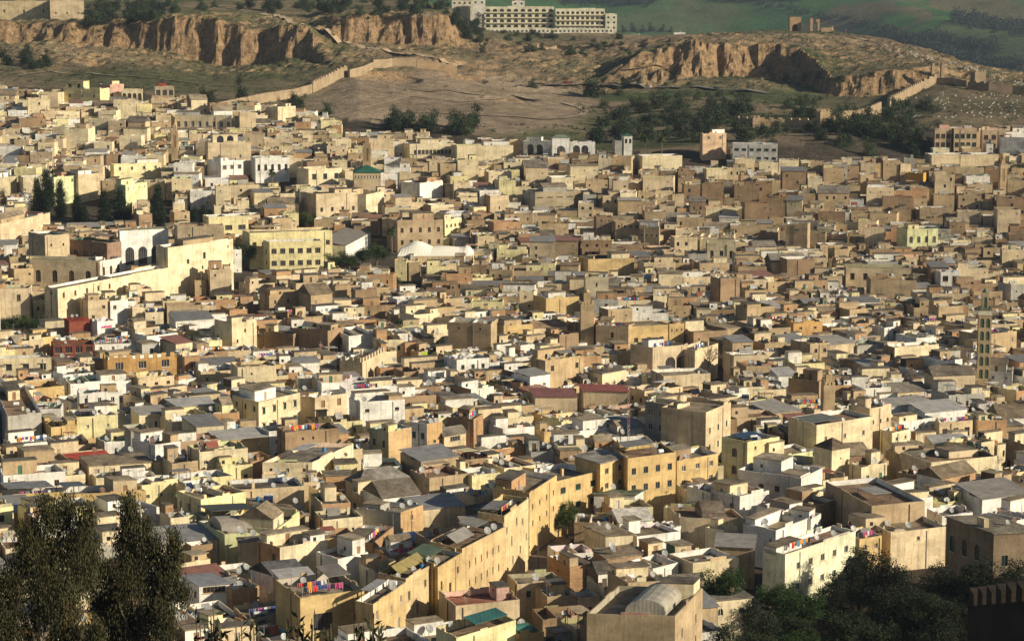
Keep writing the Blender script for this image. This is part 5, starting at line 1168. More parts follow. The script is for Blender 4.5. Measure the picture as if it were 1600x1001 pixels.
def broad(H, R_, n, size, col, nl=9, lab=None, name='tree', trunk=.3, droop=False, base=.35):
    lobes = []
    for _ in range(nl):
        a = random.uniform(0, 2*math.pi); r = R_*random.uniform(.15, .62); z = H*random.uniform(base+.08, .86); q_ = R_*random.uniform(.32, .55)*(1.15-.4*z/H); lobes.append((r*math.cos(a), r*math.sin(a), z, q_, q_, q_*random.uniform(.7, .95)))
    c = MB('crown').use('foliage'); leaves(c, lobes, n, size, col, droop=droop, aspect=.6); t = MB('trunk'); limbs(t, trunk, H, lobes)
    root = empty(name, (0, 0, 0)); t.build('trunk', root); c.build('crown', root); return root
def cypress(H, R_, n, size):
    lobes = [(random.uniform(-.12, .12)*R_, random.uniform(-.12, .12)*R_, H*f, R_*g, R_*g, H*.1) for f, g in ((.1, .7), (.2, .95), (.32, 1), (.45, .92), (.58, .8), (.7, .62), (.82, .42), (.92, .22))]
    c = MB('crown').use('foliage'); leaves(c, lobes, n, size, (.022, .034, .015), .3, .5, .35); t = MB('trunk').use('bark', (.1, .08, .06)); t.tube([(0, 0, -1), (0, 0, H*.85)], [.3, .06], 6)
    root = empty('cypress_tree', (0, 0, 0)); t.build('trunk', root); c.build('crown', root); return root
def palm(H):
    root = empty('palm_tree', (0, 0, 0)); t = MB('trunk').use('bark', (.17, .12, .08)); t.tube([(0, 0, -1), (.1, 0, H*.5), (.2, .1, H)], [.38, .28, .32], 8); t.build('trunk', root); c = MB('crown').use('foliage')
    for k in range(38):
        a = k*2.4; el = random.uniform(-.4, 1.2); L = random.uniform(2.6, 3.6); prev = Vector((.2, .1, H)); d = Vector((math.cos(a)*math.cos(el), math.sin(a)*math.cos(el), math.sin(el))); side = Vector((-math.sin(a), math.cos(a), 0)); g = random.uniform(.7, 1.3); c.col = (.05*g, .065*g, .025*g)
        for s_ in range(5):
            nx = prev+d*L/5; w0, w1 = [.1, .42, .5, .42, .22, .02][s_:s_+2]; dn = Vector((0, 0, -.16))
            c.face([tuple(prev-side*w0+dn*w0), tuple(prev), tuple(nx), tuple(nx-side*w1+dn*w1)]); c.face([tuple(prev), tuple(prev+side*w0+dn*w0), tuple(nx+side*w1+dn*w1), tuple(nx)]); prev = nx; d = (d+Vector((0, 0, -.32))).normalized()
    c.build('crown', root); return root
def hide_proto(p):      # a prototype that was only a pattern is removed again
    for c in list(p.children): bpy.data.objects.remove(c)
    bpy.data.objects.remove(p)
dg = (.035, .052, .024); mg = (.055, .08, .035); og = (.085, .10, .055)
FARP = [broad(6.5, 4.4, 1500, .75, dg, 11, base=.0), broad(6, 4.0, 1400, .7, mg, 10, base=.0), broad(5, 3.8, 1300, .6, og, 10, base=.0), broad(9, 4.0, 1600, .75, (.03, .045, .024), 12, base=.05)]
FARN = ['dark green', 'mid green', 'olive grey', 'deep green']
def scatter(n, x0, x1, ya, yb, kinds, hs, place_='hill', y0=1100, look='tree'):
    """ya, yb give the band in the photo at x0 and x1"""
    for _ in range(n):
        t = random.random(); px = x0+(x1-x0)*t; py = random.uniform(ya[0]+(ya[1]-ya[0])*t, yb[0]+(yb[1]-yb[0])*t); k = random.choice(kinds); p = hit(px, py, 0, y0)
        if p[1] > 2300: continue
        s_ = random.uniform(*hs); o = place(FARP[k], (p[0], p[1], T(p[0], p[1])-.2), random.uniform(0, 6.28), (s_, s_, s_*random.uniform(.85, 1.15))); AUTO.append((o, f'{FARN[k]} bushy {look}', proj(p[0], p[1], p[2]+4*s_), 'trees on the hills')); o['category'] = 'tree'
scatter(44, 140, 275, (10, 8), (46, 28), (0, 0, 3, 1), (.8, 1.5), y0=1500); scatter(46, 275, 760, (10, 10), (24, 26), (0, 3, 3, 1), (.7, 1.4), y0=1560)
scatter(14, 140, 700, (0, -2), (8, 8), (1, 3), (.9, 1.4), y0=1600)
scatter(40, 745, 985, (52, 55), (84, 92), (0, 1, 2, 2), (.5, 1.0), y0=1480); scatter(14, 700, 760, (22, 22), (60, 70), (0, 3), (.9, 1.4), y0=1500)
scatter(100, 930, 1450, (162, 165), (226, 222), (0, 0, 1, 2, 3), (.9, 1.45)); scatter(14, 960, 1300, (145, 150), (165, 165), (1, 2), (.6, .9))
scatter(16, 600, 740, (188, 196), (204, 214), (0, 1, 3), (1.0, 1.5)); scatter(12, 0, 75, (88, 92), (106, 112), (0, 3), (.8, 1.3)); scatter(6, 1190, 1330, (118, 125), (124, 132), (1, 2), (.6, .8), y0=1350)
scatter(10, 1200, 1440, (225, 225), (250, 245), (0, 1, 3), (.8, 1.2))
def one_tree(k, px, py, s_, lab, y0=1100, H=None, sz=None):
    p = hit(px, py, 0, y0) if H is None else hit(px, py, H); z = T(p[0], p[1]); o = place(FARP[k] if isinstance(k, int) else k, (p[0], p[1], z-.2), random.uniform(0, 6.28), s_); tag(o, lab, 'tree'); return o
one_tree(0, 925, 152, 2.0, 'big round dark tree beside the hill road'); ANCH.append(('big round tree', 925, 135)); one_tree(1, 831, 137, 1.0, 'small round tree at the left end of the hill road'); one_tree(0, 978, 135, 1.1, 'upright dark tree above the middle of the hill road')
for px, s_, l_ in ((975, 1.5, 'leftmost tall dark pine beside the hotel'), (990, 1.9, 'tallest dark pine right of the hotel'), (1004, 1.6, 'third dark pine right of the hotel'), (1018, 1.9, 'fourth broad dark pine right of the hotel'), (1034, 1.6, 'fifth dark pine right of the hotel'), (1048, 1.2, 'rightmost low dark pine of the hotel row')): one_tree(3, px, 52, s_, l_, 1600)
one_tree(3, 379, 165, (1.1, 1.1, 1.9), 'tall dark conifer at the upper edge of the left town'); one_tree(0, 324, 158, 1.2, 'dark rounded tree left of the tall conifer'); one_tree(1, 1457, 118, .7, 'dark bush beside the ruined hill gate', 1350); one_tree(0, 1362, 122, .6, 'lone round tree above the right cliff', 1400)
one_tree(0, 465, 172, 1.1, 'round tree below the lower rampart'); one_tree(1, 511, 178, 1.1, 'round tree on the foot of the bald mound'); one_tree(0, 460, 161, 1.0, 'dark round tree beside the lower rampart houses')
hcy = cypress(18, 3.0, 6500, .75)
for i, (px, py, H, s_, l_) in enumerate(((58, 276, 17, .9, 'leftmost dark cypress of the palace garden'), (72, 264, 19, 1.08, 'tallest dark cypress, second of the palace garden'), (93, 280, 17, .92, 'third cypress from the left in the palace garden'), (120, 302, 13, .8, 'fourth shorter cypress of the palace garden'),
        (131, 318, 9, .6, 'small cypress pressed against the fourth one'), (163, 294, 16, .92, 'lone pointed cypress left of the pair end'), (187, 293, 16, .95, 'blunt-topped cypress right of the lone pointed one'), (199, 322, 9, .62, 'low cypress at the foot of the blunt-topped one'),
        (246, 287, 18, 1.0, 'ragged-topped cypress above the palace pavilion'), (305, 323, 9, .62, 'left small cypress above the tall palace block'), (318, 319, 10, .66, 'right small cypress above the tall palace block'))):
    p = hit(px, py, H); z = T(p[0], p[1]); sz = (p[2]-z)/18; o = place(hcy, (p[0], p[1], z), i*1.3, (s_*1.05, s_*1.05, sz)); tag(o, l_, 'cypress', 'cypresses round the palace')
ANCH.append(('palace garden cypresses', 85, 320)); hide_proto(hcy)
hp = palm(9)
for px, py, H, l_ in ((425, 266, 9, 'palm tree beside the arched white house'), (394, 322, 8, 'slim palm right of the lemon-white house'), (612, 358, 9, 'large palm left of the pergola riad'), (276, 300, 9, 'palm right of the ragged-topped cypress'), (1008, 214, 9, 'left palm of the far grove pair'), (1034, 214, 9, 'right palm of the far grove pair'), (12, 198, 8, 'palm at the left edge of the far town'), (136, 205, 8, 'palm left of the slim far minaret'), (1432, 205, 9, 'palm left of the pink-tan apartments')):
    p = hit(px, py, H+1); o = place(hp, (p[0], p[1], T(p[0], p[1])), random.uniform(0, 6), 1.0 if H > 8 else .85); tag(o, l_, 'palm', 'palm trees in the town')
hide_proto(hp)
MIDP = [broad(9, 4.6, 6500, .42, (.045, .065, .025), 11), broad(8, 4.2, 6500, .4, (.07, .10, .03), 10)]
for k, px, py, H, s_, l_ in ((0, 381, 372, 12, 1.25, 'tall dark green tree beside the tall palace block'), (1, 486, 330, 9, 1.0, 'bright green round tree above the lemon school'), (0, 588, 378, 10, 1.1, 'dark garden tree right of the lemon school'), (0, 566, 384, 9, .95, 'second dark garden tree right of the lemon school'), (0, 545, 392, 8, .85, 'third garden tree beside the lemon school corner'), (0, 522, 396, 7, .75, 'lowest garden tree at the lemon school corner'),
        (1, 612, 428, 7, .8, 'green tree above the white dishes in the centre left'), (1, 638, 444, 6, .7, 'green bush tree in the centre left houses'), (0, 12, 492, 7, .8, 'dark tree at the left edge under the palace'), (1, 35, 492, 6, .75, 'garden tree under the palace front'), (0, 58, 494, 7, .8, 'dark garden tree left of the red-brown house'),
        (0, 1052, 562, 5, .5, 'courtyard tree below the great arch'), (1, 1068, 566, 5, .5, 'second courtyard tree below the great arch'), (1, 1135, 704, 7, .6, 'small tree between the tall tan flank house and solar house'), (0, 1590, 708, 6, .6, 'round dark tree at the right edge of the houses'), (1, 886, 782, 8, .55, 'slim street tree at the end of the lane'), (1, 190, 262, 6, .6, 'pale green tree in front of the shaded yellow house'), (1, 1442, 608, 5, .45, 'small green tree among the right middle houses'), (1, 1060, 490, 6, .55, 'tree behind the ochre hall')):
    p = hit(px, py, H); s_ *= 1.25; o = place(MIDP[k], (p[0], p[1], T(p[0], p[1])), random.uniform(0, 6), (s_, s_, H/9 if k == 0 else H/8)); tag(o, l_, 'tree', 'trees in the town')
for m_ in MIDP: hide_proto(m_)
# bare tree
p = hit(1104, 548, 9); root = empty('bare_tree', (p[0], p[1], T(p[0], p[1]))); tr = MB('trunk').use('bark', (.22, .17, .13)); br = MB('branches').use('bark', (.24, .19, .15)); tr.tube([(0, 0, -1), (0, 0, 3), (.3, 0, 5)], [.35, .3, .2], 7); tr.build('trunk', root)
def grow(a, d, L, r, n):
    b = a+d*L; br.tube([tuple(a), tuple(b)], [r, r*.65], 4)
    if n:
        for _ in range(3): grow(b, (d+rdir()*.65+Vector((0, 0, .15))).normalized(), L*.78, r*.6, n-1)
for _ in range(5): grow(Vector((0, 0, random.uniform(2.5, 4.5))), (Vector((0, 0, 1))+rdir()*.7).normalized(), 2.1, .14, 4)
br.build('branches', root); tag(root, 'bare leafless tree right of the great arch house', 'tree')
# near trees, bottom right
NEAR = [broad(12, 6.0, 17000, .36, (.028, .040, .016), 15, trunk=.35, base=.15), broad(11, 5.5, 16000, .34, (.022, .029, .014), 14, trunk=.35, base=.15), broad(12, 5.5, 17000, .34, (.032, .062, .016), 14, trunk=.3, base=.15), broad(9, 5.0, 15000, .3, (.038, .048, .026), 13, trunk=.3, base=.1)]
NN = ['dark green', 'blackish green', 'bright green', 'olive grey']
for k, px, py, H, s_ in ((2, 1130, 878, 13, .85), (3, 1185, 935, 10, 1), (2, 1215, 905, 9, .8), (2, 1250, 915, 10, .95), (1, 1300, 900, 10, .9), (1, 1345, 858, 12, 1.0), (1, 1390, 862, 14, 1.15), (0, 1330, 945, 12, 1), (0, 1385, 960, 12, 1.0), (0, 1440, 915, 11, 1), (1, 1480, 880, 12, 1.05), (1, 1530, 868, 13, 1.15), (1, 1590, 875, 13, 1.1), (3, 1130, 975, 9, 1), (3, 1060, 988, 8, .8), (0, 1195, 975, 10, 1.0), (2, 1260, 985, 9, 1.0), (3, 1010, 990, 6, .6), (0, 1320, 995, 10, 1), (1, 1460, 965, 12, 1), (1, 1555, 920, 13, 1.05), (3, 1090, 960, 8, .7), (1, 1500, 935, 12, 1), (0, 1250, 950, 10, .9), (1, 1420, 990, 9, 1), (1, 1515, 890, 12, 1.0), (1, 1560, 885, 13, 1.1), (1, 1600, 900, 14, 1.2)):
    d = ray(px, py); p = hit(px, py, H, 250); o = place(NEAR[k], (p[0], p[1], T(p[0], p[1])-.3), random.uniform(0, 6.28), (s_, s_, H/(12, 11, 12, 9)[k])); o['category'] = 'tree'; AUTO.append((o, f'{NN[k]} leafy tree', (px, py+20), 'trees below the bottom right houses'))
for m_ in NEAR+FARP: hide_proto(m_)
# eucalyptus pair at Y = 170
def euc(label, lobes_px, tx, Y):
    bx = at(tx, 1001, Y); zg = T(bx[0], Y)-.5; root = empty('eucalyptus_tree', (bx[0], Y, zg)); L_ = []
    for (px, py, rx, ry) in lobes_px:
        p = at(px, py, Y); k = Y/F; L_.append((p[0]-bx[0], random.uniform(-1.3, 1.3), p[2]-zg, rx*k, rx*k*1.1, ry*k))
    c = MB('crown').use('foliage'); leaves(c, L_, 72000, .29, (.058, .056, .024), .4, droop=True, shell=.6)
    c.build('crown', root); t = MB('trunk').use('bark', (.30, .25, .20)); H = max(l[2] for l in L_)
    t.tube([(0, 0, -1), (0, 0, H*.4), (.2, 0, H*.75), (.1, 0, H*.97)], [.38, .28, .16, .04], 8)
    for l in L_:
        st = Vector((0, 0, max(1, l[2]*random.uniform(.5, .75)))); e = Vector(l[:3]); t.tube([tuple(st), tuple(st.lerp(e, .5)+Vector((0, 0, .3))), tuple(e)], [.13, .08, .03], 5)
    t.build('trunk', root); tag(root, label, 'tree', 'eucalyptus trees at the bottom left')
euc('taller left eucalyptus with drooping olive leaves', [(78, 790, 22, 30), (100, 800, 26, 34), (140, 790, 14, 24), (50, 830, 26, 36), (125, 840, 24, 44), (75, 860, 44, 46), (25, 895, 26, 44), (90, 920, 46, 50), (15, 960, 30, 44), (55, 985, 36, 44), (105, 985, 26, 40), (128, 890, 24, 44), (40, 1040, 46, 50), (95, 1060, 40, 50), (-5, 930, 26, 50), (66, 775, 10, 14), (142, 860, 14, 30), (0, 1000, 40, 50), (150, 985, 20, 40), (30, 855, 12, 16)], 62, 170)
ANCH.append(('left eucalyptus', 75, 880))
euc('smaller right eucalyptus with drooping olive leaves', [(196, 785, 14, 18), (206, 805, 20, 26), (225, 815, 12, 20), (196, 845, 24, 34), (235, 850, 22, 34), (272, 835, 12, 24), (262, 880, 24, 36), (200, 890, 32, 40), (240, 925, 36, 40), (180, 940, 28, 44), (262, 955, 20, 34), (205, 980, 40, 40), (150, 935, 18, 26), (190, 1040, 50, 46), (245, 1010, 20, 30), (160, 985, 28, 44), (286, 920, 10, 24), (165, 880, 18, 24), (280, 850, 7, 16), (150, 1030, 40, 40), (200, 775, 7, 10)], 222, 176)
ANCH.append(('right eucalyptus', 220, 900))
# foreground sprigs
def sprigs(label, tips, bx):
    Y = 12.; b = at(bx, 1100, Y); zg = T(b[0], Y)-.2; root = empty('olive_shrub', (b[0], Y, zg)); st = MB('stems').use('bark', (.12, .10, .06)); lf = MB('leaves').use('foliage')
    tips = [(a_+random.gauss(0, 7), b_-9+random.gauss(0, 7)) for a_, b_ in tips for _ in range(3)]
    for (px, py) in tips:
        p = at(px, py, Y); e = Vector((p[0]-b[0], random.uniform(-.12, .12), p[2]-zg)); base = Vector((e.x*.5, 0, .0)); mid = base.lerp(e, .6)+Vector((random.uniform(-.02, .02), 0, .02)); st.tube([tuple(base), tuple(mid), tuple(e)], [.012, .007, .003], 5)
        for k in range(46):
            t = .6+.4*k/46; q_ = mid.lerp(e, (t-.6)/.4) if t > .6 else base.lerp(mid, t/.6); d = (rdir()+Vector((0, 0, .7))).normalized(); L = random.uniform(.05, .085); v = d.cross(rdir()).normalized()*.010; g = random.uniform(.7, 1.4); lf.col = (.018*g, .025*g, .012*g); a_ = q_+d*L*.5; lf.face([tuple(q_), tuple(a_+v), tuple(q_+d*L), tuple(a_-v)])
    st.build('stems', root); lf.build('leaves', root); tag(root, label, 'shrub')
sprigs('dark leafy sprigs of a shrub, left clump at the bottom edge', [(328, 968), (345, 985), (395, 980), (370, 990), (310, 995), (465, 975), (478, 988), (490, 980)], 400)
sprigs('dark leafy sprigs of a shrub, right clump at the bottom edge', [(513, 990), (560, 985), (575, 982), (590, 990), (556, 995), (600, 996)], 570)
# near crenellated wall, the hill's shadow put into its near-black colour
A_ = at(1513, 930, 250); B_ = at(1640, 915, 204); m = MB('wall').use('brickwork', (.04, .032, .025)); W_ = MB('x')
q = [(B_[0], B_[1]), (B_[0]+3, B_[1]), (A_[0]+3, A_[1]), (A_[0], A_[1])][::-1]
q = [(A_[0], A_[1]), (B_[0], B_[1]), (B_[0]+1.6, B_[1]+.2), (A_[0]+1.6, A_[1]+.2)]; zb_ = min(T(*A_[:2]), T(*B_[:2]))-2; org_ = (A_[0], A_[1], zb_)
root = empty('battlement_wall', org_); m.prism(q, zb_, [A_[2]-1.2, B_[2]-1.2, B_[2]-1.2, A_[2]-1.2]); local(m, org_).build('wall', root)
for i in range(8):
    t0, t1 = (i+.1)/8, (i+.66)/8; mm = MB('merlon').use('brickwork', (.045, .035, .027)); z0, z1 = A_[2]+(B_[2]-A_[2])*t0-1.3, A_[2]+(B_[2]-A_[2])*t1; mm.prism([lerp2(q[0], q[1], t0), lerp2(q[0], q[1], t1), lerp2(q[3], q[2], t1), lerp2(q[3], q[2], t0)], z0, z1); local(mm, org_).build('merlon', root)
tag(root, 'shadow-dark battlemented wall in the bottom right corner', 'wall')
# low scrub on the slopes: nobody could count it
sc = MB('scrub').use('foliage')
for _ in range(4200):
    r_ = random.random(); px = random.uniform(-10, 1610); py = random.uniform(28, 215)
    e = float(T_edge_at(px))
    if py > e-2 or (480 < px < 940 and 100 < py < 195 and random.random() < .93): continue
    p = hit(px, py, 0, 1050)
    if p[1] > 1850: continue
    if fbm(p[0]/60., p[1]/40.) < -.02 and random.random() < .8: continue
    x, y = p[0], p[1]; z = T(x, y)
    if abs(T(x, y+3)-z) > 3.5: continue
    s_ = random.uniform(.5, 2.3)*random.uniform(.5, 1); leaves(sc, [(x, y, z+s_*.3, s_, s_, s_*.6)], 28, .55*s_**.5, random.choice([dg, mg, og, (.07, .085, .05)]), .3, .7)
for _ in range(620):
    px = random.uniform(900, 1470); py = random.uniform(168, 224); p = hit(px, py, 0, 1050)
    if p[1] > 1400 or fbm(p[0]/40., p[1]/40.+5) < -.09: continue
    s_ = random.uniform(1.3, 3.0); leaves(sc, [(p[0], p[1], T(p[0], p[1])+s_*.35, s_, s_, s_*.7)], 84, .7, random.choice([dg, dg, mg, (.03, .045, .024)]), .35, .7)
o = sc.build('scrub'); tag(o, 'low dark scrub bushes dotting the dry slopes', 'scrub', kind='stuff')
# far woods on the distant hills
fw = MB('woodland').use('foliage')
def wood(px0, px1, pa, pb, n):
    for _ in range(n):
        t = random.random(); px = px0+(px1-px0)*t; py = pa[0]+(pa[1]-pa[0])*t+random.gauss(0, pb)
        p = hit(px, py, 0, 2000)
        if p[1] < 2100 or p[1] > 5900: continue
        s_ = random.uniform(4, 8); leaves(fw, [(p[0], p[1], p[2]+s_*.5, s_, s_, s_*.8)], 28, 3.2, (.03, .045, .03), .3, .8)
wood(1385, 1500, (52, 92), 4, 260); wood(1490, 1600, (30, 48), 5, 260); wood(1500, 1600, (92, 108), 4, 160); wood(1180, 1400, (6, 50), 3, 60); wood(880, 1020, (4, 6), 3, 140); wood(1440, 1560, (60, 78), 5, 160); wood(1100, 1250, (2, 0), 2, 60)
o = fw.build('woodland'); tag(o, 'dark distant woods and hedges on the green hills', 'woodland', kind='stuff')
# ---------------------------------------------------------------- rooftop things
def dish_proto(r=.58):
    root = empty('satellite_dish', (0, 0, 0)); b = MB('bowl').use('plain', (.33, .33, .32)); n = 14; ri = [(0, .0), (.5, .04), (1, .16)]; V = [(0, 0, 0)]; tilt = math.radians(34)
    def tf(x, y, z):      # bowl axis along -y, tilted up
        yy = -z; zz = y; return (x*r, (yy*math.cos(tilt)+zz*math.sin(tilt))*r*1.0, (zz*math.cos(tilt)-yy*math.sin(tilt))*r+1.15)
    V = [tf(0, 0, 0)]
    for f, d in ri[1:]:
        for k in range(n): a = 2*math.pi*k/n; V.append(tf(math.cos(a)*f*.92, math.sin(a)*f, d))
    fs = [(0, 1+k, 1+(k+1) % n) for k in range(n)]+[(1+k, 1+n+k, 1+n+(k+1) % n, 1+(k+1) % n) for k in range(n)]
    b.faces(V, fs); V2 = [(x, y+.025, z) for x, y, z in V]; b.faces(V2, [f[::-1] for f in fs]); b.build('bowl', root)
    m = MB('mast').use('plain', (.2, .18, .16)); m.bar((0, .12, -.02), (0, .12, 1.15), .06); m.bar((0, .12, 1.12), (0, .02, 1.15), .08); m.build('mast', root)
    a = MB('feed_arm').use('plain', (.3, .3, .3)); t = tf(0, .15, 1.0); a.bar(tf(0, -.95, .15), t, .035); a.bar(t, (t[0], t[1]+.12, t[2]-.03), .1); a.build('feed_arm', root); return root
def recol(proto, part, name, col):
    c = proto.copy(); COL.objects.link(c)
    for ch in proto.children:
        d = ch.copy(); COL.objects.link(d); d.parent = c
        if ch.name.startswith(part):
            d.data = ch.data.copy(); n = len(d.data.loops); d.data.attributes['col'].data.foreach_set('color', list((*col, 1))*n)
    return c
DP = dish_proto(); DB = recol(DP, 'bowl', 'x', (.16, .085, .055)); DW = recol(DP, 'bowl', 'x', (.5, .5, .48))
roofs = [s for s in ROOFS if s['h'].zr < s['h'].zt-.02 or s['h'].parts or True]
roofs = [s for s in roofs if s['q'][0][1] < 900 and s['h'].ins and s['vis'] > 0 and (s['hero'][10].get('roof', 'flat') in ('flat', 'slab') if 'hero' in s else s['roof'] in ('flat', 'slab')) and not ('hero' in s and s['hero'][6] in ('palace', 'wall', 'school', 'mosque', 'gate'))]
DL = []
for s in roofs:
    y = s['q'][0][1]; lam = 1.7 if y < 480 else 1.8 if y < 620 else 1.2 if y < 750 else .5
    n = int(RS.poisson(lam)); base = s['h'].free() if n else None
    for k in range(n):
        if k and random.random() < .55 and base: 
            p = (base[0]+random.uniform(-1.6, 1.6), base[1]+random.uniform(-.5, .5), base[2])
            if not sat(sq(p[0], p[1], .25), [tuple(t) for t in inset(s['q'], .6)], 0): continue
        else: p = s['h'].free()
        if p: DL.append((p, s))
DL.sort(key=lambda t: t[0][1]); SD = MB('satellite_dishes'); nd = 0
def visible(p):
    px, py = proj(*p); 
    if not (0 <= px < 1600 and 100 < py < 1001): return False
    d = (Vector(p)-org); L = d.length; h_ = bvh.ray_cast(org, d.normalized(), L-.5); return h_[2] is None
for p, s in DL:
    v = visible((p[0], p[1], p[2]+1.3)); rz = .45+random.gauss(0, .18); x = random.random(); pr, nm = (DP, 'grey') if x < .7 else ((DB, 'rusty brown') if x < .84 else (DW, 'pale'))
    sc_ = random.uniform(.8, 1.25)
    if v and nd < 296:
        o = place(pr, p, rz, sc_); nd += 1; o['category'] = 'satellite dish'; AUTO.append((o, f'{nm} satellite dish', proj(p[0], p[1], p[2]+1), 'satellite dishes on the roofs'))
    elif v:
        for ch in pr.children:
            me = ch.data; c, sn = math.cos(rz), math.sin(rz); col = {'grey': (.33, .33, .32), 'rusty brown': (.16, .085, .055), 'pale': (.5, .5, .48)}[nm] if ch.name.startswith('bowl') else (.2, .18, .16)
            SD.use('plain', col).faces([((w_.co.x*c-w_.co.y*sn)*sc_+p[0], (w_.co.x*sn+w_.co.y*c)*sc_+p[1], w_.co.z*sc_+p[2]) for w_ in me.vertices], [tuple(f.vertices) for f in me.polygons])
for q_ in (DP, DB, DW): hide_proto(q_)
if SD.f: tag(SD.build('satellite_dishes'), 'many tiny satellite dishes on the more distant roofs', 'satellite dishes', kind='stuff')
# washing lines
CL = [(.6, .05, .05), (.7, .7, .72), (.05, .08, .25), (.45, .08, .2), (.03, .03, .05), (.8, .8, .78), (.1, .25, .4), (.3, .1, .28), (.7, .3, .05), (.2, .2, .22)]
near_r = [s for s in roofs if s['q'][0][1] < 760 and s['vis'] > 12 and s['h'].zr < s['h'].zt-.3]; random.shuffle(near_r)
def washing(a, b, z, label=None):
    L = math.dist(a, b); cx, cy = (a[0]+b[0])/2, (a[1]+b[1])/2; root = empty('washing_line', (cx, cy, z)); ang = math.atan2(b[1]-a[1], b[0]-a[0]); root.rotation_euler = (0, 0, ang)
    r = MB('rope').use('plain', (.3, .28, .25)); r.bar((-L/2, 0, 1.95), (L/2, 0, 1.95), .025); r.bar((-L/2, 0, 0), (-L/2, 0, 2), .06); r.bar((L/2, 0, 0), (L/2, 0, 2), .06); r.build('rope', root)
    x = -L/2+.25
    while x < L/2-.5:
        w_ = random.uniform(.35, .9); h = random.uniform(.6, 1.25); g = MB('garment').use('cloth', random.choice(CL)); n = 5
        top = [(x+w_*k/n, .02+.03*math.sin(k*2.1), 1.96) for k in range(n+1)]; bot = [(x+w_*k/n+random.uniform(-.02, .02), .02+.09*math.sin(k*2.1+x), 1.96-h*random.uniform(.94, 1)) for k in range(n+1)]
        V = top+bot; g.faces(V, [(k, k+1, n+2+k, n+1+k) for k in range(n)]); g.faces([(p[0], p[1]+.02, p[2]) for p in V], [(k, n+1+k, n+2+k, k+1) for k in range(n)]); g.build('garment', root); x += w_+random.uniform(.05, .3)
    return root
nl = 0
for s in near_r:
    if nl >= 46: break
    a = bil(s['q'], .12, .22); b = bil(s['q'], .88, .22)
    if math.dist(a, b) > 8: b = lerp2(a, b, 7/math.dist(a, b))
    if math.dist(a, b) < 3 or any(o[2] < .24 and o[3] > .2 for o in s['h'].used if o[1]-o[0] > .15): continue
    m_ = (*lerp2(a, b, .5), s['h'].zr+1.6)
    if not visible(m_): continue
    o = washing(a, b, s['h'].zr); o['category'] = 'washing line'; nl += 1; AUTO.append((o, 'line of coloured washing', proj(*m_), 'washing lines on the roofs'))
hs_ = SPECS[[i for i, x in enumerate(SPECS) if x['hero'][1] == 'big ochre corner house'][0]]['h']; q_ = hs_.q
o = washing(bil(q_, .08, .3), bil(q_, .56, .3), hs_.zr+.5); tag(o, 'long line of bright washing on the big ochre corner house roof', 'washing line', 'washing lines on the roofs')
# water tanks and antennas
def tank():
    root = empty('water_tank', (0, 0, 0)); b = MB('barrel').use('plain', (.7, .7, .68)); b.tube([(-.7, 0, .95), (-.6, 0, .95), (.6, 0, .95), (.7, 0, .95)], [.3, .42, .42, .3], 12); b.build('barrel', root, smooth=False); f = MB('stand').use('plain', (.15, .14, .13))
    for x in (-.5, .5):
        for y in (-.3, .3): f.bar((x, y, 0), (x, y, .7), .06)
    f.box(-.6, -.35, .68, .6, .35, .74); f.build('stand', root); return root
def barrel():
    root = empty('water_tank', (0, 0, 0)); b = MB('barrel').use('plain', (.05, .2, .42)); b.tube([(0, 0, 0), (0, 0, .15), (0, 0, .85), (0, 0, .95)], [.4, .44, .44, .36], 12); b.build('barrel', root); c = MB('lid').use('plain', (.04, .1, .2)); c.tube([(0, 0, .95), (0, 0, 1.02)], [.2, .18], 8); c.build('lid', root); return root
def solar():
    root = empty('solar_heater', (0, 0, 0)); b = MB('tank').use('plain', (.6, .6, .6)); b.tube([(-.9, .5, 1.3), (.9, .5, 1.3)], [.28, .28], 12); b.build('tank', root); p = MB('panel').use('glazing', (.02, .03, .07)); 
    p.faces([(-.95, -1.1, .15), (.95, -1.1, .15), (.95, .3, 1.15), (-.95, .3, 1.15), (-.95, -1.1, .08), (.95, -1.1, .08), (.95, .3, 1.08), (-.95, .3, 1.08)], [(0, 1, 2, 3), (7, 6, 5, 4), (0, 4, 5, 1), (2, 6, 7, 3), (1, 5, 6, 2), (3, 7, 4, 0)]); p.build('panel', root); f = MB('frame').use('plain', (.3, .3, .3)); [f.bar((x, .5, 0), (x, .5, 1.1), .06) for x in (-.7, .7)]; f.build('frame', root); return root
def antenna():
    root = empty('tv_antenna', (0, 0, 0)); m = MB('pole').use('plain', (.25, .22, .2)); m.bar((0, 0, 0), (0, 0, 3.4), .06); m.build('pole', root); a = MB('aerial').use('plain', (.35, .33, .3)); a.bar((-.5, 0, 3.2), (.6, 0, 3.2), .04)
    for k in range(6): a.bar((-.45+k*.2, -.3, 3.22), (-.45+k*.2, .3, 3.22), .03)
    a.build('aerial', root); return root
for mk, nm, cat, n_, ymax, grp in ((tank, 'white cylinder water tank', 'water tank', 26, 650, 'water tanks on the roofs'), (barrel, 'blue barrel water tank', 'water tank', 22, 650, 'water tanks on the roofs'), (solar, 'solar water heater', 'solar heater', 10, 600, 'solar heaters on the roofs'), (antenna, 'thin TV antenna', 'antenna', 70, 720, 'antennas on the roofs')):
    pr = mk(); c_ = 0; rr = [s for s in roofs if s['q'][0][1] < ymax]; random.shuffle(rr)
    for s in rr:
        if c_ >= n_: break
        p = s['h'].free()
        if not p or not visible((p[0], p[1], p[2]+(1.0 if mk is not antenna else 2.4))): continue
        o = place(pr, p, random.uniform(-.3, .9)); o['category'] = cat; c_ += 1; AUTO.append((o, nm, proj(p[0], p[1], p[2]+1), grp))
    hide_proto(pr)
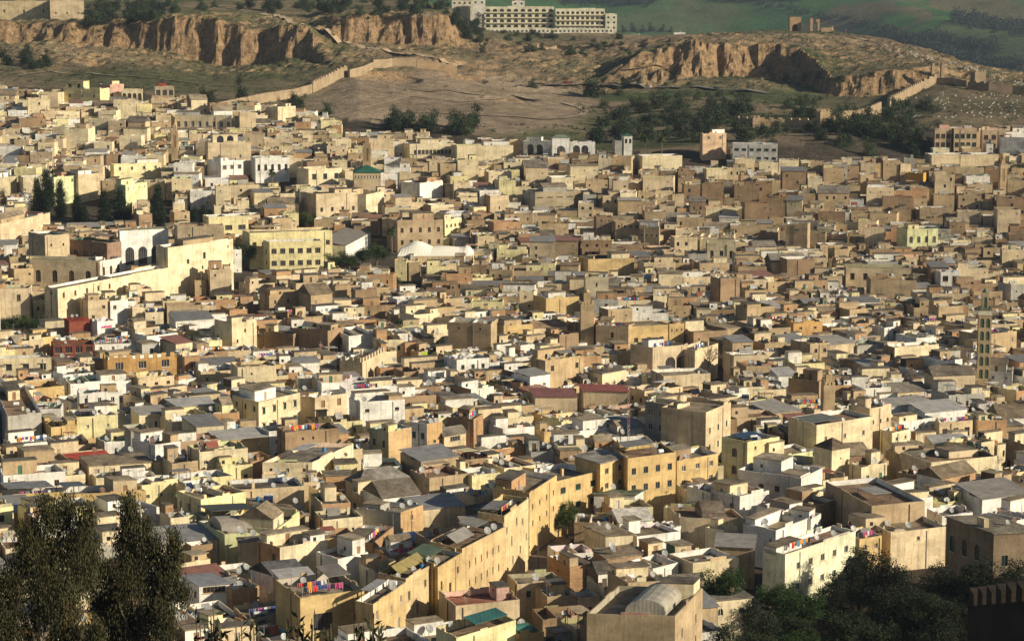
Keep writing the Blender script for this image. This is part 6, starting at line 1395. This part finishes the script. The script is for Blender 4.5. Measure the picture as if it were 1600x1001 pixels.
# lattice mast
p = hit(981, 752, 0); zr = T(p[0], p[1]); root = empty('lattice_mast', (p[0], p[1], zr)); m = MB('mast').use('plain', (.45, .16, .1)); Hm = proj(p[0], p[1], 0) and (752-600)*p[1]/F*1.05
for i in range(3):
    a = i*2.094; m.bar((.45*math.cos(a), .45*math.sin(a), 0), (.25*math.cos(a), .25*math.sin(a), Hm), .07)
k = 0
while k*1.1 < Hm-1.2:
    for i in range(3):
        a0, a1 = i*2.094, (i+1)*2.094; z0, z1 = k*1.1, k*1.1+1.1; r0 = .45-.2*z0/Hm; r1 = .45-.2*z1/Hm; m.use('plain', (.45, .14, .09) if (k//4) % 2 else (.65, .63, .6)); m.bar((r0*math.cos(a0), r0*math.sin(a0), z0), (r1*math.cos(a1), r1*math.sin(a1), z1), .045)
    k += 1
m.build('mast', root); tag(root, 'tall thin lattice radio mast rising among the central houses', 'mast'); ANCH.append(('lattice mast', 981, 660))
# white tent roofs in the centre: a draped sheet over low walls
def tent_roof(label, x0, x1, pyt, pyb, H, peaks):
    a = hit(x0, pyb, H); z0 = a[2]; b = onplane(x1, pyb, z0); L = math.dist(a[:2], b); q = [a[:2], b, (b[0]+1, b[1]+10), (a[0]+1, a[1]+10)]; dz = (pyb-pyt)*a[1]/F*.8; root = empty('tent_roof', (a[0], a[1], z0)); m = MB('canvas').use('cloth', (.80, .76, .66)); n = 24; V = []
    for i in range(n+1):
        t = i/n; h = dz*(.45+.55*max(math.exp(-((t-pk)/wd_)**2)*hh for pk, wd_, hh in peaks))*(1 if .02 < t < .98 else .6)
        V += [(*bil(q, t, 0), z0), (*bil(q, t, .3), z0+h*.8), (*bil(q, t, .5), z0+h), (*bil(q, t, .7), z0+h*.8), (*bil(q, t, 1), z0)]
    m.faces(V, [(i*5+j, (i+1)*5+j, (i+1)*5+j+1, i*5+j+1) for i in range(n) for j in range(4)]+[(0, 1, 2, 3, 4), tuple(n*5+k for k in (4, 3, 2, 1, 0))]); local(m, (a[0], a[1], z0)).build('canvas', root)
    wl_ = MB('wall').use('plaster', (.6, .47, .3)); wl_.prism(q, T(*q[0])-.5, z0-.01); local(wl_, (a[0], a[1], z0)).build('wall', root); tag(root, label, 'tent'); ANCH.append(('white tent roof', (x0+x1)/2, (pyt+pyb)/2))
tent_roof('big white marquee roof in the centre left', 621, 736, 373, 400, 8, ((.25, .18, 1), (.6, .3, .35), (.93, .08, .4)))
# wall lamps / street lamps
def lamp(label, px, py, H):
    p = hit(px, py, H); zg = T(p[0], p[1]); root = empty('street_lamp', (p[0], p[1], zg)); m = MB('pole').use('plain', (.08, .08, .08)); m.tube([(0, 0, 0), (0, 0, H*.9), (0, 0, H)], [.09, .06, .05], 6); m.build('pole', root); h = MB('lantern').use('plain', (.1, .1, .1)); h.tube([(0, 0, H), (0, 0, H+.35), (0, 0, H+.5)], [.1, .22, .05], 6); h.build('lantern', root); tag(root, label, 'street lamp')
lamp('slim dark street lamp standing in the lane', 841, 838, 7); lamp('dark street lamp beside the arched-door white house', 1008, 762, 9)
# person on a roof terrace
s = min([s for s in roofs], key=lambda s: abs(s['vc'][0]-985)+abs(s['vc'][1]-846)); p = None
for _ in range(20):
    p = s['h'].free()
    if p: break
p = p or (*ctr(s['q']), s['h'].zr)
def person(label, p, rz):
    root = empty('person', p); root.rotation_euler = (0, 0, rz); J = [((0, 0, .92), .15), ((0, 0, 1.15), .13), ((0, 0, 1.38), .15), ((0, 0, 1.5), .055), ((0, -.01, 1.58), .075), ((0, -.02, 1.68), .085), ((.1, 0, .88), .095), ((.11, -.02, .48), .065), ((.11, 0, .08), .045), ((.11, -.14, .04), .04), ((-.1, 0, .88), .095), ((-.11, -.01, .48), .065), ((-.11, .02, .08), .045), ((-.11, -.12, .04), .04), ((.19, 0, 1.4), .06), ((.27, -.04, 1.14), .045), ((.2, -.25, 1.08), .035), ((-.19, 0, 1.4), .06), ((-.27, -.02, 1.14), .045), ((-.22, -.22, 1.04), .035), ((.19, -.33, 1.08), .03), ((-.21, -.3, 1.03), .03)]
    E = [(0, 1), (1, 2), (2, 3), (3, 4), (4, 5), (0, 6), (6, 7), (7, 8), (8, 9), (0, 10), (10, 11), (11, 12), (12, 13), (2, 14), (14, 15), (15, 16), (2, 17), (17, 18), (18, 19), (16, 20), (19, 21)]
    me = bpy.data.meshes.new('body'); me.from_pydata([j[0] for j in J], E, []); o = bpy.data.objects.new('body', me); COL.objects.link(o); o.parent = root; o.modifiers.new('s', 'SKIN'); sv = me.skin_vertices[0].data
    for i, j in enumerate(J): sv[i].radius = (j[1], j[1]*.85)
    sv[0].use_root = True; o.modifiers.new('b', 'SUBSURF').levels = 1; me.materials.append(SK)
    for nm, col, zs in (('shirt', (.75, .74, .72), ((.9, .19), (1.15, .17), (1.38, .2), (1.48, .09))), ('hair', (.015, .012, .01), ((1.6, .07), (1.68, .105), (1.76, .09), (1.79, .03)))):
        m = MB(nm).use('cloth', col); m.tube([(0, 0 if nm == 'shirt' else .02, z) for z, r in zs], [r for z, r in zs], 12); m.build(nm, root, smooth=True)
    tag(root, label, 'person')
SK = NB('skin'); SK.b.inputs['Base Color'].default_value = (.35, .2, .13, 1); SK = SK.m
person('person with black hair and white shirt standing on a roof terrace', p, .3)
# ---------------------------------------------------------------- haze
HZT = max(v.co.z for v in bpy.data.objects['ground'].data.vertices)+12; print('haze top', HZT)
hz = bpy.data.meshes.new('haze'); x0, x1, y0, y1, z0, z1 = -5200, 5200, -200, 7900, -160, HZT
hz.from_pydata([(x0, y0, z0), (x1, y0, z0), (x1, y1, z0), (x0, y1, z0), (x0, y0, z1), (x1, y0, z1), (x1, y1, z1), (x0, y1, z1)], [], [(3, 2, 1, 0), (4, 5, 6, 7), (0, 1, 5, 4), (1, 2, 6, 5), (2, 3, 7, 6), (3, 0, 4, 7)])
ho = bpy.data.objects.new('haze', hz); COL.objects.link(ho); tag(ho, kind='stuff', label='thin blue haze in the air over the far hills', cat='haze')
hm = bpy.data.materials.new('haze'); hm.use_nodes = True; hm.node_tree.nodes.clear(); on = hm.node_tree.nodes.new('ShaderNodeOutputMaterial'); pv = hm.node_tree.nodes.new('ShaderNodeVolumePrincipled'); pv.inputs['Color'].default_value = (.62, .78, 1, 1); pv.inputs['Density'].default_value = HAZE; pv.inputs['Anisotropy'].default_value = .2
hm.node_tree.links.new(pv.outputs[0], on.inputs['Volume']); hz.materials.append(hm)
# ---------------------------------------------------------------- labels
ORD = ['leftmost', 'second', 'third', 'fourth', 'fifth', 'sixth', 'seventh', 'eighth', 'ninth', 'tenth', 'eleventh', 'twelfth', 'thirteenth', 'fourteenth', 'fifteenth', 'sixteenth', 'seventeenth', 'eighteenth', 'nineteenth', 'twentieth']
ANCH += [('bald mound', 700, 150), ('left cliff', 400, 75), ('middle cliff', 620, 50), ('right cliff', 1130, 95), ('ochre lane wall', 760, 870)]
BK = {}
for (o, look, (u, v), grp) in AUTO:
    nm, au, av = min(ANCH, key=lambda a: (a[1]-u)**2+((a[2]-v)*1.3)**2)
    dx, dy = u-au, v-av; d = math.hypot(dx, dy)
    ux = 'left' if dx < 0 else 'right'
    if abs(dx) > 2*abs(dy): dr = f'{ux} of'
    elif abs(dy) > 2*abs(dx): dr = 'behind' if dy < 0 else 'below'
    else: dr = f"{'behind' if dy < 0 else 'below'} {ux} of"
    BK.setdefault((look, dr, nm), []).append((o, u, v, d, grp))
used_l = set()
for (look, dr, nm), L_ in BK.items():
    subs = [('', L_)]
    if len(L_) > 5:
        L_.sort(key=lambda t: t[3]); h_ = len(L_)//2; subs = [('just ', L_[:h_]), ('well ', L_[h_:])]
    for pre, S_ in subs:
        S_.sort(key=lambda t: t[1])
        for i, (o, u, v, d, grp) in enumerate(S_):
            lab = f'{look} {pre}{dr} the {nm}'
            if len(S_) > 1: lab += ', leftmost' if i == 0 else (', rightmost' if i == len(S_)-1 else f', {ORD[min(i, 19)]} from left')
            if len(lab.split()) > 16: lab = lab.replace(' the ', ' ')
            if len(lab.split()) > 16: lab = lab.replace(' from left', '')
            o['label'] = lab; o['group'] = grp
print('objects', len(bpy.data.objects), 'auto', len(AUTO), 'dishes', len(DL), nd)
